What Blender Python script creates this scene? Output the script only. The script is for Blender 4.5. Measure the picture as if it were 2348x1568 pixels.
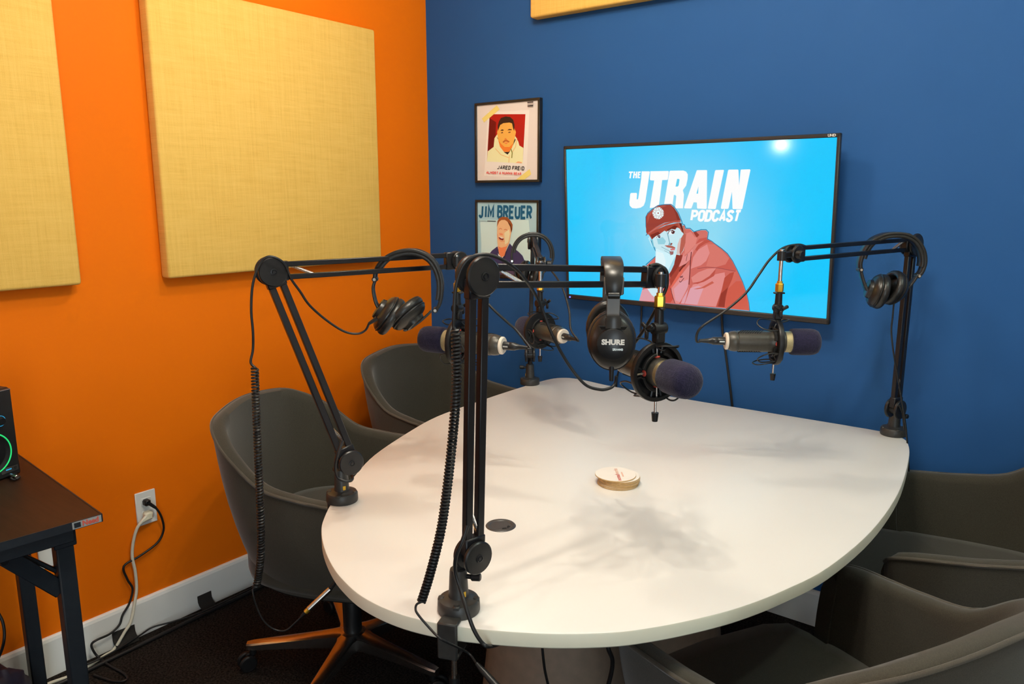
import bpy, bmesh, math, random
from mathutils import Matrix, Vector, Euler
PI = math.pi
R = math.radians
random.seed(7)
scn = bpy.context.scene
for o in list(bpy.data.objects):
    bpy.data.objects.remove(o)
COL = scn.collection

# ------------------------------------------------------------------ measured positions (metres; the corner of the two walls is the origin)
CAM_AXES = ((0.7934956,0.6085756,0.0006206), (-0.1146446,0.1484786,0.9822478), (0.5976799,-0.7794805,0.1875870))
CAM_LOC = (2.36000,-2.48106,1.41536)
JOINTS_FRONT = [(1.5829,-1.6125,0.7400),(1.6079,-1.6047,0.8428),(1.6328,-1.6167,1.2998),(1.7192,-1.2113,1.2701)]
JOINTS_LEFT = [(1.0660,-1.4235,0.7400),(1.1233,-1.4479,0.8526),(1.0289,-1.5493,1.2654),(1.1741,-1.1421,1.2684)]
JOINTS_RIGHT = [(1.9474,-0.1319,0.7400),(1.9561,-0.1861,0.8307),(1.9509,-0.1571,1.2876),(1.7817,-0.6220,1.2809)]
JOINTS_BACK = [(0.7582,-0.2841,0.7400),(0.7784,-0.3127,0.8583),(0.7877,-0.3108,1.2631),(1.0388,-0.6168,1.2170)]
CORD_FRONT_MIC_UPPER = [(1.6250,-1.1903,1.0712),(1.6101,-1.1751,1.0752),(1.6282,-1.1681,1.0996),(1.6671,-1.1796,1.1412),(1.7012,-1.1942,1.1850),(1.7261,-1.2039,1.2255),(1.7369,-1.2015,1.2544),(1.7371,-1.2077,1.2813),(1.7261,-1.2197,1.2934),(1.7174,-1.2332,1.2915)]
CORD_FRONT_MIC_LOWER = [(1.6265,-1.6383,0.9107),(1.6259,-1.6503,0.8895),(1.6179,-1.6561,0.8639),(1.6134,-1.6536,0.8356),(1.6216,-1.6530,0.8120),(1.6418,-1.6621,0.7896),(1.6578,-1.6636,0.7591),(1.6682,-1.6552,0.7344),(1.6694,-1.6385,0.7197),(1.6051,-1.5263,0.6446),(1.5618,-1.4313,0.5911)]
CORD_LEFT_MIC = [(1.3165,-1.1003,1.0951),(1.3189,-1.1069,1.1136),(1.3019,-1.1159,1.1303),(1.2704,-1.1325,1.1618),(1.2364,-1.1382,1.1929),(1.2019,-1.1438,1.2264),(1.1832,-1.1451,1.2538)]
CORD_LEFT_LOWER = [(1.1457,-1.4807,0.9119),(1.1409,-1.4909,0.8849),(1.1320,-1.4921,0.8545),(1.1314,-1.4859,0.8291),(1.1448,-1.4776,0.8210),(1.1475,-1.4632,0.8191),(1.1182,-1.4357,0.8129),(1.0890,-1.4207,0.8088)]
CORD_BACK_MIC = [(1.2090,-0.7237,1.0303),(1.2188,-0.7237,1.0523),(1.1978,-0.7020,1.1030),(1.1541,-0.6708,1.1584),(1.0934,-0.6315,1.1953),(1.0498,-0.6210,1.2179)]
CORD_RIGHT_MIC = [(1.6403,-0.8015,1.0921),(1.6276,-0.8102,1.0962),(1.6333,-0.8025,1.1103),(1.6730,-0.7630,1.1478),(1.7088,-0.7251,1.1913),(1.7283,-0.6999,1.2338),(1.7412,-0.6688,1.2684),(1.7595,-0.6358,1.2942),(1.7843,-0.6021,1.3018),(1.7984,-0.5798,1.2960)]
CORD_RIGHT_LOWER = [(1.9694,-0.2104,0.8472),(1.9780,-0.1973,0.8207),(1.9832,-0.1792,0.7730)]
PHONE_FRONT_STRAIGHT = [(1.7476,-1.3982,1.1227),(1.7450,-1.3972,1.1087),(1.7413,-1.4078,1.1028),(1.7309,-1.4224,1.1019),(1.7149,-1.4447,1.1135),(1.6935,-1.4650,1.1508),(1.6797,-1.4895,1.1996),(1.6686,-1.5106,1.2537),(1.6750,-1.5597,1.2959),(1.6731,-1.6000,1.3214),(1.6612,-1.6256,1.3326),(1.6472,-1.6432,1.3305),(1.6365,-1.6550,1.3157),(1.6292,-1.6614,1.2856),(1.6282,-1.6649,1.2478),(1.6265,-1.6642,1.2295)]
PHONE_FRONT_COIL = [(1.6296,-1.6631,1.2239),(1.6327,-1.6656,1.1773),(1.6341,-1.6690,1.1322),(1.6277,-1.6709,1.0647),(1.6202,-1.6771,0.9825),(1.6103,-1.6826,0.9114),(1.5950,-1.6926,0.8386),(1.5829,-1.6999,0.7936)]
PHONE_FRONT_TAIL = [(1.5779,-1.7045,0.7903),(1.5771,-1.7068,0.7836),(1.5841,-1.7093,0.7776),(1.6043,-1.7046,0.7591),(1.6289,-1.7067,0.7517),(1.6336,-1.6774,0.7255),(1.6331,-1.6461,0.6971),(1.6560,-1.6549,0.6941)]
PHONE_FRONT_PLUG = [(1.6560,-1.6549,0.6941),(1.6678,-1.6542,0.6864),(1.6977,-1.6545,0.6697)]
PHONE_LEFT_STRAIGHT = [(1.1012,-1.3573,1.1397),(1.0892,-1.3575,1.1238),(1.0763,-1.3692,1.1162),(1.0605,-1.3926,1.1226),(1.0431,-1.4252,1.1494),(1.0336,-1.4621,1.1862),(1.0387,-1.4888,1.2192),(1.0463,-1.5146,1.2476),(1.0636,-1.5440,1.2836),(1.0542,-1.5671,1.2977),(1.0398,-1.5811,1.2849),(1.0284,-1.5932,1.2443),(1.0229,-1.5973,1.1916),(1.0220,-1.5959,1.1469),(1.0174,-1.5954,1.1103),(1.0169,-1.6021,1.0842)]
PHONE_LEFT_COIL = [(1.0245,-1.5988,1.0738),(1.0232,-1.5997,1.0207),(1.0193,-1.5996,0.9269),(1.0157,-1.5998,0.8309),(1.0125,-1.6003,0.7326),(1.0034,-1.5992,0.6596),(0.9883,-1.5996,0.5991),(0.9863,-1.6063,0.5777)]
PHONE_LEFT_TAIL = [(0.9820,-1.6101,0.5758),(0.9844,-1.6116,0.5618),(0.9862,-1.6054,0.5286),(0.9935,-1.5951,0.4949),(1.0057,-1.5783,0.4724),(1.0251,-1.5639,0.4705),(1.0407,-1.5476,0.4886),(1.0485,-1.5388,0.5000)]
PHONE_LEFT_PLUG = [(1.0485,-1.5388,0.5000),(1.0558,-1.5308,0.5104),(1.0603,-1.5257,0.5171),(1.0853,-1.4844,0.5557),(1.0861,-1.4685,0.5660),(1.0831,-1.4554,0.5765),(1.0725,-1.4360,0.5844)]
PHONE_RIGHT = [(1.9435,-0.2749,1.1415),(1.9431,-0.2717,1.1025),(1.9429,-0.2691,1.0608),(1.9523,-0.2633,1.0015),(1.9635,-0.2440,0.9393),(1.9774,-0.2258,0.8643),(1.9883,-0.2073,0.7998),(1.9936,-0.1997,0.7611),(1.9987,-0.1832,0.7069),(2.0013,-0.1568,0.6482)]
TV_CORD_LONG = [(1.3651,-0.0120,1.0301),(1.3718,-0.0120,0.9631),(1.3867,-0.0120,0.8891),(1.4041,-0.0120,0.7998),(1.4200,-0.0120,0.7098),(1.4339,-0.0120,0.6032)]
TV_CORD_SHORT = [(1.0611,-0.0120,1.0581),(1.0617,-0.0120,0.9942),(1.0606,-0.0120,0.9262)]
TV_CORD_LOW = [(0.9826,-0.0120,0.8047),(0.9676,-0.0120,0.7437),(0.9637,-0.0120,0.6835),(0.9630,-0.0120,0.5803)]
CORD_WHITE = [(0.0300,-1.3713,0.4058),(0.0340,-1.3885,0.3951),(0.0280,-1.4028,0.3748),(0.0180,-1.4128,0.3340),(0.0140,-1.4197,0.2830),(0.0140,-1.4150,0.2283),(0.0140,-1.4163,0.1679),(0.0180,-1.4297,0.1216),(0.0280,-1.4504,0.0734),(0.0300,-1.4747,0.0476),(0.0311,-1.5106,0.0080),(0.0429,-1.5457,0.0080),(0.0575,-1.5941,0.0080),(0.0670,-1.6523,0.0080),(0.0551,-1.7138,0.0080),(0.0547,-1.7941,0.0080)]
CORD_BLACK = [(0.0300,-1.3541,0.4386),(0.0340,-1.3400,0.4260),(0.0300,-1.3223,0.3872),(0.0200,-1.3141,0.3358),(0.0140,-1.3366,0.2964),(0.0140,-1.3966,0.2739),(0.0140,-1.4483,0.2600),(0.0140,-1.4417,0.2122),(0.0200,-1.4313,0.1764),(0.0220,-1.4459,0.1349),(0.0260,-1.4728,0.1061),(0.0300,-1.4868,0.0808),(0.0340,-1.5198,0.0667),(0.0400,-1.5621,0.0689),(0.0360,-1.5767,0.0600),(0.0400,-1.5764,0.0421),(0.0500,-1.5666,0.0157),(0.1130,-1.5588,0.0060),(0.1815,-1.5525,0.0060),(0.2142,-1.5620,0.0060),(0.1938,-1.5880,0.0060),(0.1155,-1.6113,0.0060)]
FLOOR_CORD_A = [(0.0468,-0.8266,0.0080),(0.0543,-0.9114,0.0080),(0.0630,-1.0657,0.0080),(0.0643,-1.2194,0.0080),(0.0703,-1.3627,0.0080),(0.0750,-1.4798,0.0080),(0.0777,-1.5618,0.0080),(0.0811,-1.6521,0.0080),(0.0744,-1.7789,0.0080)]
FLOOR_CORD_B = [(0.0627,-0.9166,0.0200),(0.0638,-1.0653,0.0200),(0.0750,-1.2245,0.0240),(0.0546,-1.3226,0.0240),(0.0261,-1.3825,0.0200),(0.0333,-1.4329,0.0160),(0.0630,-1.5408,0.0180),(0.0619,-1.6179,0.0180)]
DESK_CORD = [(0.2861,-1.8792,0.3953),(0.2972,-1.8759,0.3740),(0.3037,-1.8772,0.3473),(0.3051,-1.8826,0.3206),(0.2797,-1.8857,0.2821),(0.2409,-1.8865,0.2425)]
UNDER_CORD = [(1.5529,-1.3273,0.5186),(1.5528,-1.3222,0.4866),(1.5485,-1.3091,0.4480),(1.5477,-1.2946,0.4043)]
UNDER_CORD_B = [(1.6793,-1.2854,0.5561),(1.6840,-1.2859,0.5392),(1.6827,-1.2685,0.5087),(1.6752,-1.2573,0.4726),(1.6634,-1.2522,0.4253)]
FLAP_POINTS = [(0.0160,-1.1892,0.0234),(0.0160,-1.4704,0.0218)]
PHONES_LEFT_AT = [(1.1473,-1.2714,1.2966)]
BAND_LEFT = [(-0.0793,-0.0628),(-0.0764,-0.0435),(-0.0657,-0.0261),(-0.0493,-0.0116),(-0.0271,-0.0019),(0.0000,0.0019),(0.0251,-0.0029),(0.0474,-0.0164),(0.0619,-0.0387),(0.0696,-0.0677),(0.0686,-0.0967),(0.0628,-0.1208),(0.0541,-0.1324)]
YOKE_LEFT_A = [(-0.0802,-0.0677),(-0.0841,-0.0841),(-0.0802,-0.1111),(-0.0715,-0.1305),(-0.0657,-0.1372)]
YOKE_LEFT_B = [(0.0445,-0.1343),(0.0338,-0.1450),(0.0145,-0.1614),(-0.0097,-0.1759),(-0.0174,-0.1759)]
CUPS_LEFT = [(-0.0541,-0.1421),(-0.0068,-0.1440)]
PHONES_RIGHT_AT = [(1.9277,-0.2709,1.3149)]
BAND_RIGHT = [(-0.0824,-0.0892),(-0.0846,-0.0686),(-0.0766,-0.0377),(-0.0595,-0.0137),(-0.0320,0.0011),(0.0000,0.0057),(0.0320,0.0023),(0.0595,-0.0137),(0.0778,-0.0400),(0.0846,-0.0686),(0.0801,-0.0938),(0.0721,-0.1052)]
YOKE_RIGHT_A = [(-0.0812,-0.0892),(-0.0755,-0.1087),(-0.0663,-0.1315),(-0.0595,-0.1441)]
YOKE_RIGHT_B = [(0.0709,-0.1029),(0.0606,-0.1201),(0.0435,-0.1430),(0.0297,-0.1601),(0.0229,-0.1716)]
CUPS_RIGHT = [(-0.0320,-0.1453),(0.0137,-0.1395)]
PHONES_BACK_AT = [(0.8500,-0.3971,1.2923)]
BAND_BACK = [(-0.0700,-0.0904),(-0.0700,-0.0613),(-0.0583,-0.0292),(-0.0350,-0.0073),(0.0000,0.0015),(0.0350,-0.0058),(0.0583,-0.0292),(0.0685,-0.0613),(0.0671,-0.0860),(0.0598,-0.1050)]
YOKE_BACK_A = [(-0.0671,-0.0904),(-0.0642,-0.1152),(-0.0583,-0.1371),(-0.0525,-0.1517)]
YOKE_BACK_B = [(0.0583,-0.1021),(0.0438,-0.1225),(0.0292,-0.1371),(0.0204,-0.1517)]
CUPS_BACK = [(-0.0321,-0.1254),(0.0117,-0.1400)]
PHONES_FRONT_AT = [(1.6870,-1.2988,1.3022)]
PHONES_FRONT_CUPS = [(1.7254,-1.3768,1.1759),(1.6376,-1.2747,1.1603)]
PHONES_FRONT_BAND_ENDS = [(1.7341,-1.3629,1.2322),(1.6427,-1.2573,1.2161)]
MIC_AT = [(1.7477,-1.2490,1.1028),(1.1828,-1.1555,1.0786),(1.7750,-0.6889,1.0772),(1.0766,-0.6720,1.0275)]
SPEAKER_CORNERS = [(0.2927,-1.7970,0.7350),(0.3075,-1.8452,0.7350)]
ART_TITLE = [(0,[(-1658,1598),(-1769,955),(-1800,914),(-1832,941),(-1816,1114),(-1840,1145),(-2056,1142),(-2088,1104),(-2121,809),(-2105,704),(-2009,621),(-1856,609),(-1677,638),(-1555,708),(-1492,846),(-1321,1842),(-1340,1866),(-1635,1872)]),
(0,[(-1316,1593),(-1293,1566),(-1154,1557),(-1320,635),(-980,644),(-850,1567),(-662,1571),(-639,1591),(-605,1842),(-627,1865),(-1301,1869)]),
(0,[(-582,1848),(-796,626),(-472,629),(-410,1071),(-366,1077),(-321,1034),(-360,630),(-72,633),(-42,1084),(-84,1232),(33,1379),(81,1591),(86,1737),(26,1829),(-76,1867),(-553,1870)]),
(1,[(-354,1349),(-273,1349),(-237,1395),(-210,1572),(-236,1599),(-298,1599)]),
(0,[(398,1854),(-32,660),(-13,633),(198,629),(241,649),(310,834),(425,828),(435,657),(450,631),(742,621),(777,641),(764,1847),(742,1866),(419,1870)]),
(1,[(405,1116),(462,1115),(475,1349)]),
(0,[(1034,1835),(812,651),(833,625),(1064,621),(1091,637),(1337,1835),(1320,1861),(1061,1860)]),
(0,[(1475,1839),(1263,658),(1285,630),(1503,632),(1530,661),(1623,1176),(1659,652),(1679,627),(1960,627),(1986,646),(2208,1836),(2187,1861),(1907,1858),(1888,1836),(1857,1363),(1819,1838),(1801,1860),(1502,1863)]),
(0,[(-2142,1824),(-2086,1826),(-2118,1642),(-2062,1644),(-2030,1825),(-1974,1827),(-1966,1875),(-2133,1875)]),
(0,[(-1982,1647),(-1923,1646),(-1907,1741),(-1871,1740),(-1883,1645),(-1824,1644),(-1792,1868),(-1851,1869),(-1863,1791),(-1899,1792),(-1887,1870),(-1946,1871)]),
(0,[(-1804,1644),(-1698,1642),(-1690,1687),(-1749,1687),(-1741,1738),(-1694,1737),(-1686,1781),(-1733,1782),(-1729,1823),(-1674,1822),(-1666,1866),(-1772,1868)]),
(0,[(283,247),(323,506),(250,589),(199,247)]),
(0,[(323,506),(369,506),(394,591),(250,589)]),
(0,[(369,506),(389,501),(447,577),(394,591)]),
(0,[(389,501),(399,488),(484,531),(447,577)]),
(0,[(399,488),(401,468),(489,469),(484,531)]),
(0,[(401,468),(393,448),(463,407),(489,469)]),
(0,[(393,448),(379,435),(412,360),(463,407)]),
(0,[(379,435),(356,429),(355,344),(412,360)]),
(0,[(356,429),(268,428),(256,343),(355,344)]),
(0,[(743,484),(737,540),(654,491),(657,470)]),
(0,[(737,540),(697,582),(643,503),(654,491)]),
(0,[(697,582),(636,596),(621,508),(643,503)]),
(0,[(636,596),(571,580),(598,503),(621,508)]),
(0,[(571,580),(516,537),(582,490),(598,503)]),
(0,[(516,537),(490,481),(572,469),(582,490)]),
(0,[(490,481),(463,317),(549,330),(572,469)]),
(0,[(463,317),(470,261),(551,310),(549,330)]),
(0,[(470,261),(510,218),(563,297),(551,310)]),
(0,[(510,218),(569,203),(584,292),(563,297)]),
(0,[(569,203),(632,218),(607,297),(584,292)]),
(0,[(632,218),(687,262),(623,310),(607,297)]),
(0,[(687,262),(713,318),(632,331),(623,310)]),
(0,[(713,318),(743,484),(657,470),(632,331)]),
(0,[(791,291),(832,512),(764,597),(693,204)]),
(0,[(832,512),(857,512),(873,598),(764,597)]),
(0,[(857,512),(871,512),(893,599),(873,598)]),
(0,[(871,512),(884,510),(923,595),(893,599)]),
(0,[(884,510),(892,506),(951,581),(923,595)]),
(0,[(892,506),(900,499),(972,560),(951,581)]),
(0,[(900,499),(905,489),(987,532),(972,560)]),
(0,[(905,489),(907,477),(992,499),(987,532)]),
(0,[(907,477),(906,461),(990,467),(992,499)]),
(0,[(906,461),(883,343),(965,339),(990,467)]),
(0,[(883,343),(879,328),(955,306),(965,339)]),
(0,[(879,328),(872,315),(936,274),(955,306)]),
(0,[(872,315),(863,305),(912,245),(936,274)]),
(0,[(863,305),(853,298),(882,223),(912,245)]),
(0,[(853,298),(843,293),(849,209),(882,223)]),
(0,[(843,293),(830,292),(819,204),(849,209)]),
(0,[(830,292),(791,291),(693,204),(819,204)]),
(0,[(1236,474),(1242,530),(1155,492),(1153,463)]),
(0,[(1242,530),(1210,582),(1147,506),(1155,492)]),
(0,[(1210,582),(1152,603),(1127,514),(1147,506)]),
(0,[(1152,603),(1084,591),(1103,509),(1127,514)]),
(0,[(1084,591),(1023,546),(1085,496),(1103,509)]),
(0,[(1023,546),(994,487),(1074,474),(1085,496)]),
(0,[(994,487),(961,319),(1046,333),(1074,474)]),
(0,[(961,319),(967,259),(1048,311),(1046,333)]),
(0,[(967,259),(1009,215),(1060,298),(1048,311)]),
(0,[(1009,215),(1071,204),(1082,294),(1060,298)]),
(0,[(1071,204),(1136,226),(1105,302),(1082,294)]),
(0,[(1136,226),(1190,279),(1120,316),(1105,302)]),
(0,[(1190,279),(1207,335),(1129,345),(1120,316)]),
(0,[(1267,237),(1358,465),(1400,658),(1195,261)]),
(0,[(1358,465),(1350,237),(1432,261),(1400,658)]),
(0,[(1274,299),(1370,299),(1390,388),(1293,387)]),
(0,[(1727,521),(1717,567),(1641,505),(1647,480)]),
(0,[(1717,567),(1678,602),(1628,516),(1641,505)]),
(0,[(1678,602),(1623,610),(1608,519),(1628,516)]),
(0,[(1623,610),(1563,590),(1588,513),(1608,519)]),
(0,[(1563,590),(1511,546),(1573,500),(1588,513)]),
(0,[(1511,546),(1479,478),(1570,494),(1573,500)]),
(0,[(1479,478),(1509,397),(1580,468),(1570,494)]),
(0,[(1509,397),(1594,347),(1664,418),(1580,468)]),
(0,[(1594,347),(1603,322),(1693,336),(1664,418)]),
(0,[(1603,322),(1599,313),(1655,261),(1693,336)]),
(0,[(1599,313),(1581,300),(1595,216),(1655,261)]),
(0,[(1581,300),(1557,296),(1530,204),(1595,216)]),
(0,[(1557,296),(1538,303),(1475,227),(1530,204)]),
(0,[(1538,303),(1530,318),(1445,280),(1475,227)]),
(0,[(1530,318),(1534,347),(1452,337),(1445,280)]),
(0,[(1773,523),(1932,524),(1954,614),(1794,612)]),
(0,[(1824,568),(1748,250),(1826,250),(1903,569)])]
ART_PERSON = [(2,[(-1457,-1355),(-1058,-1023),(-1089,-1011),(-1478,-1335)]),
(2,[(-1058,-1023),(-1056,-861),(-1086,-868),(-1089,-1011)]),
(2,[(-1056,-861),(-1250,-484),(-1277,-499),(-1086,-868)]),
(2,[(-1250,-484),(-1355,-365),(-1379,-382),(-1277,-499)]),
(2,[(766,-192),(821,-369),(847,-349),(796,-184)]),
(2,[(821,-369),(963,-436),(979,-411),(847,-349)]),
(2,[(963,-436),(1071,-512),(1089,-488),(979,-411)]),
(2,[(1071,-512),(1303,-655),(1321,-631),(1089,-488)]),
(2,[(1303,-655),(1517,-816),(1538,-795),(1321,-631)]),
(2,[(1517,-816),(1701,-1048),(1726,-1032),(1538,-795)]),
(2,[(1701,-1048),(1858,-1324),(1884,-1310),(1726,-1032)]),
(2,[(1858,-1324),(2062,-1712),(2089,-1700),(1884,-1310)]),
(2,[(2062,-1712),(2206,-2075),(2234,-2065),(2089,-1700)]),
(2,[(2206,-2075),(2290,-2384),(2319,-2377),(2234,-2065)]),
(2,[(2290,-2384),(2331,-2647),(2360,-2640),(2319,-2377)]),
(3,[(2334,-2633),(2305,-2395),(2221,-2084),(2076,-1720),(1871,-1332),(1714,-1054),(1528,-820),(1312,-657),(1080,-512),(971,-435),(834,-373),(819,-244),(688,-219),(311,-143),(58,-268),(-325,-637),(-1073,-1032),(-1450,-1375),(-1606,-2310),(-1712,-2652)]),
(4,[(-1019,-2614),(-996,-2528),(-1186,-2402),(-1361,-2165),(-1606,-2246),(-1730,-2653)]),
(5,[(-1221,-2405),(-1030,-2521),(-917,-2506),(-947,-2134),(-1257,-2157),(-1396,-2199)]),
(6,[(-367,-1269),(-546,-1614),(-494,-1793),(-347,-1601),(-218,-1351),(-106,-1135),(-61,-938),(-224,-901),(-321,-966)]),
(7,[(-544,-1797),(-491,-2038),(-377,-1847),(-183,-1530),(10,-1308),(237,-1013),(116,-900),(-58,-1132),(-218,-1351)]),
(8,[(-23,-1250),(-184,-1470),(-150,-1528),(26,-1307),(219,-1058),(304,-847),(275,-804),(121,-1153)]),
(9,[(-502,-2620),(-304,-2362),(-466,-2221),(-509,-1978),(-675,-2114),(-807,-2621)]),
(10,[(-441,-2065),(-277,-1840),(-52,-1522),(10,-1308),(-118,-1466),(-377,-1847),(-507,-2101)]),
(11,[(-465,-2252),(-334,-2617),(-168,-2615),(-39,-2432),(88,-2178),(182,-1929),(225,-1445),(202,-1238),(-19,-1520),(-212,-1774),(-457,-2097)]),
(12,[(-302,-2516),(-136,-2563),(-8,-2307),(151,-2021),(163,-1749),(-113,-1859),(-373,-2122)]),
(4,[(-102,-2609),(30,-2604),(92,-2421),(214,-1926),(152,-2112),(-38,-2447)]),
(11,[(-185,-1349),(73,-1215),(231,-1058),(323,-817),(507,-516),(472,-313),(187,-352),(16,-623),(-29,-907)]),
(13,[(323,-817),(416,-695),(507,-516),(472,-313),(311,-173),(187,-352)]),
(14,[(519,-335),(612,-265),(501,-225),(392,-272)]),
(15,[(474,-430),(415,-666),(570,-514),(724,-406),(828,-365),(812,-221),(611,-251)]),
(16,[(481,-780),(572,-630),(757,-507),(971,-435),(835,-382),(724,-409),(508,-560),(397,-725)]),
(11,[(253,-1384),(333,-1349),(616,-1244),(801,-1087),(919,-819),(1035,-539),(819,-533),(511,-720),(326,-994)]),
(17,[(919,-819),(805,-1263),(1145,-1273),(1478,-1167),(1592,-960),(1375,-741),(1081,-523),(819,-533)]),
(18,[(1146,-1279),(1783,-1374),(1856,-1333),(1621,-930),(1478,-1167)]),
(19,[(493,-1364),(837,-1306),(836,-1288),(491,-1346)]),
(19,[(837,-1306),(1237,-1306),(1239,-1288),(836,-1288)]),
(19,[(1237,-1306),(1632,-1358),(1635,-1340),(1239,-1288)]),
(19,[(1632,-1358),(1827,-1380),(1829,-1363),(1635,-1340)]),
(20,[(342,-1872),(721,-1741),(1059,-1512),(1146,-1308),(838,-1350),(526,-1486),(274,-1682)]),
(11,[(186,-2200),(95,-2604),(548,-2610),(1179,-2598),(1350,-2080),(1491,-1659),(1455,-1429),(1151,-1506),(722,-1800),(343,-1917)]),
(4,[(46,-2602),(516,-2597),(606,-2318),(727,-2009),(535,-1933),(248,-2044),(93,-2482)]),
(16,[(502,-1882),(784,-1766),(1091,-1569),(1147,-1331),(936,-1579),(596,-1809),(294,-1860)]),
(21,[(506,-2061),(758,-2000),(1097,-1804),(1034,-1749),(663,-1984),(362,-2066)]),
(22,[(1351,-2109),(1195,-2612),(1486,-2541),(1590,-1944),(1717,-1644),(1784,-1395),(1636,-1447),(1459,-1603)]),
(23,[(1256,-2597),(1487,-2594),(1508,-2244),(1589,-1915),(1352,-2138)]),
(24,[(1609,-1954),(1679,-1879),(1851,-1635),(1872,-1346),(1799,-1408),(1717,-1644)]),
(25,[(1487,-2606),(2322,-2625),(2206,-2085),(2030,-1680),(1853,-1693),(1591,-1973)]),
(26,[(251,-807),(223,-1057),(252,-1058),(280,-809)]),
(26,[(223,-1057),(211,-1445),(240,-1445),(252,-1058)]),
(26,[(211,-1445),(180,-1928),(209,-1928),(240,-1445)]),
(27,[(-500,-2103),(-413,-2404),(-394,-2397),(-481,-2097)]),
(27,[(-413,-2404),(-323,-2629),(-305,-2621),(-394,-2397)]),
(28,[(112,-890),(70,-1124),(86,-1126),(127,-892)]),
(29,[(-168,-1820),(-145,-1877),(-132,-1856),(-150,-1813)]),
(29,[(-145,-1877),(-100,-1866),(-112,-1850),(-132,-1856)]),
(29,[(-100,-1866),(17,-1716),(2,-1706),(-112,-1850)]),
(29,[(-134,-1712),(-133,-1683),(-138,-1653),(-146,-1715)]),
(29,[(-133,-1683),(-114,-1723),(-118,-1693),(-138,-1653)]),
(29,[(-114,-1723),(-104,-1661),(-117,-1663),(-118,-1693)]),
(29,[(-98,-1703),(-91,-1658),(-104,-1661),(-110,-1706)]),
(29,[(-85,-1700),(-79,-1655),(-91,-1658),(-97,-1703)]),
(29,[(-63,-1645),(-99,-1684),(-78,-1678),(-57,-1655)]),
(29,[(-99,-1684),(-72,-1703),(-63,-1689),(-78,-1678)]),
(29,[(-24,-1635),(-56,-1642),(-46,-1655),(-27,-1650)]),
(29,[(-56,-1642),(-66,-1703),(-51,-1685),(-46,-1655)]),
(29,[(-66,-1703),(-36,-1696),(-33,-1681),(-51,-1685)]),
(29,[(-56,-1678),(-37,-1673),(-34,-1658),(-53,-1663)]),
(30,[(-1082,-1309),(-986,-1349),(-681,-1500),(-563,-1615),(-497,-1519),(-383,-1300),(-320,-1056),(-283,-874),(-503,-929),(-621,-769),(-822,-717),(-1078,-758)]),
(31,[(-1072,-1216),(-986,-1334),(-715,-1410),(-684,-1165),(-787,-897),(-1040,-848)]),
(32,[(-559,-1614),(-480,-1503),(-367,-1269),(-315,-980),(-370,-1058),(-483,-1275),(-630,-1588)]),
(2,[(-1441,-327),(-1383,-240),(-1415,-236),(-1467,-314)]),
(2,[(-1383,-240),(-1439,4),(-1470,1),(-1415,-236)]),
(2,[(-1439,4),(-1446,321),(-1477,327),(-1470,1)]),
(2,[(-1446,321),(-1374,450),(-1398,466),(-1477,327)]),
(2,[(-1374,450),(-1212,583),(-1230,604),(-1398,466)]),
(2,[(-1212,583),(-993,709),(-1003,734),(-1230,604)]),
(2,[(-993,709),(-747,742),(-749,768),(-1003,734)]),
(2,[(-747,742),(-506,748),(-496,775),(-749,768)]),
(2,[(-506,748),(-380,658),(-359,675),(-496,775)]),
(2,[(-380,658),(-236,468),(-211,480),(-359,675)]),
(2,[(-236,468),(-119,212),(-92,221),(-211,480)]),
(2,[(-119,212),(-88,104),(-64,123),(-92,221)]),
(2,[(-88,104),(-12,79),(9,100),(-64,123)]),
(2,[(-12,79),(45,-39),(64,-13),(9,100)]),
(2,[(45,-39),(205,-35),(215,-9),(64,-13)]),
(2,[(205,-35),(349,-149),(356,-120),(215,-9)]),
(2,[(349,-149),(604,-69),(599,-43),(356,-120)]),
(2,[(604,-69),(774,-64),(786,-38),(599,-43)]),
(2,[(774,-64),(850,-137),(879,-128),(786,-38)]),
(2,[(850,-137),(815,-376),(842,-379),(879,-128)]),
(33,[(17,-327),(-35,-722),(27,-983),(251,-762),(416,-547),(637,-435),(818,-390),(843,-141),(773,-72),(602,-76),(330,-151),(196,-41),(12,-40)]),
(34,[(20,-562),(26,-931),(195,-791),(416,-547),(468,-312),(384,-315),(240,-138),(86,-194)]),
(35,[(388,-237),(457,-323),(544,-232),(425,-127),(330,-146)]),
(36,[(637,-435),(818,-390),(816,-301),(538,-361),(416,-547)]),
(37,[(-1185,-609),(-1064,-739),(-734,-859),(-321,-920),(-147,-939),(-20,-774),(47,-456),(56,-143),(-75,36),(-276,109),(-653,-5),(-1037,-174),(-1277,-315)]),
(38,[(-1246,-638),(-1184,-744),(-1308,-330),(-1368,-399)]),
(39,[(-1216,-556),(-1154,-702),(-1064,-739),(-1140,-661),(-1186,-447),(-1253,-368)]),
(40,[(-974,-601),(-736,-591),(-678,-483),(-797,-353),(-1036,-388)]),
(41,[(-1292,-343),(-1216,-448),(-1126,-364),(-917,-251),(-740,-126),(-652,-163),(-565,-60),(-362,2),(-217,-20),(-73,-95),(-105,139),(-248,149),(-654,61),(-1038,-94),(-1350,-269)]),
(42,[(-1201,-426),(-1096,-342),(-887,-236),(-977,-172),(-1277,-288)]),
(43,[(-608,-141),(-471,-63),(-332,-81),(-246,31),(-362,60),(-652,-89)]),
(44,[(-188,-19),(-100,-148),(-28,-198),(-147,112),(-248,136)]),
(45,[(-90,-95),(-7,-249),(-20,-145),(-105,139),(-202,152)]),
(46,[(-14,-223),(50,-274),(59,-117),(-1,74),(-75,62)]),
(47,[(-112,-357),(-152,-569),(-172,-807),(-147,-939),(-34,-775),(48,-509),(55,-221),(-28,-224)]),
(48,[(-278,-918),(-170,-913),(-150,-674),(-112,-357),(-155,-359),(-239,-572)]),
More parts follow.
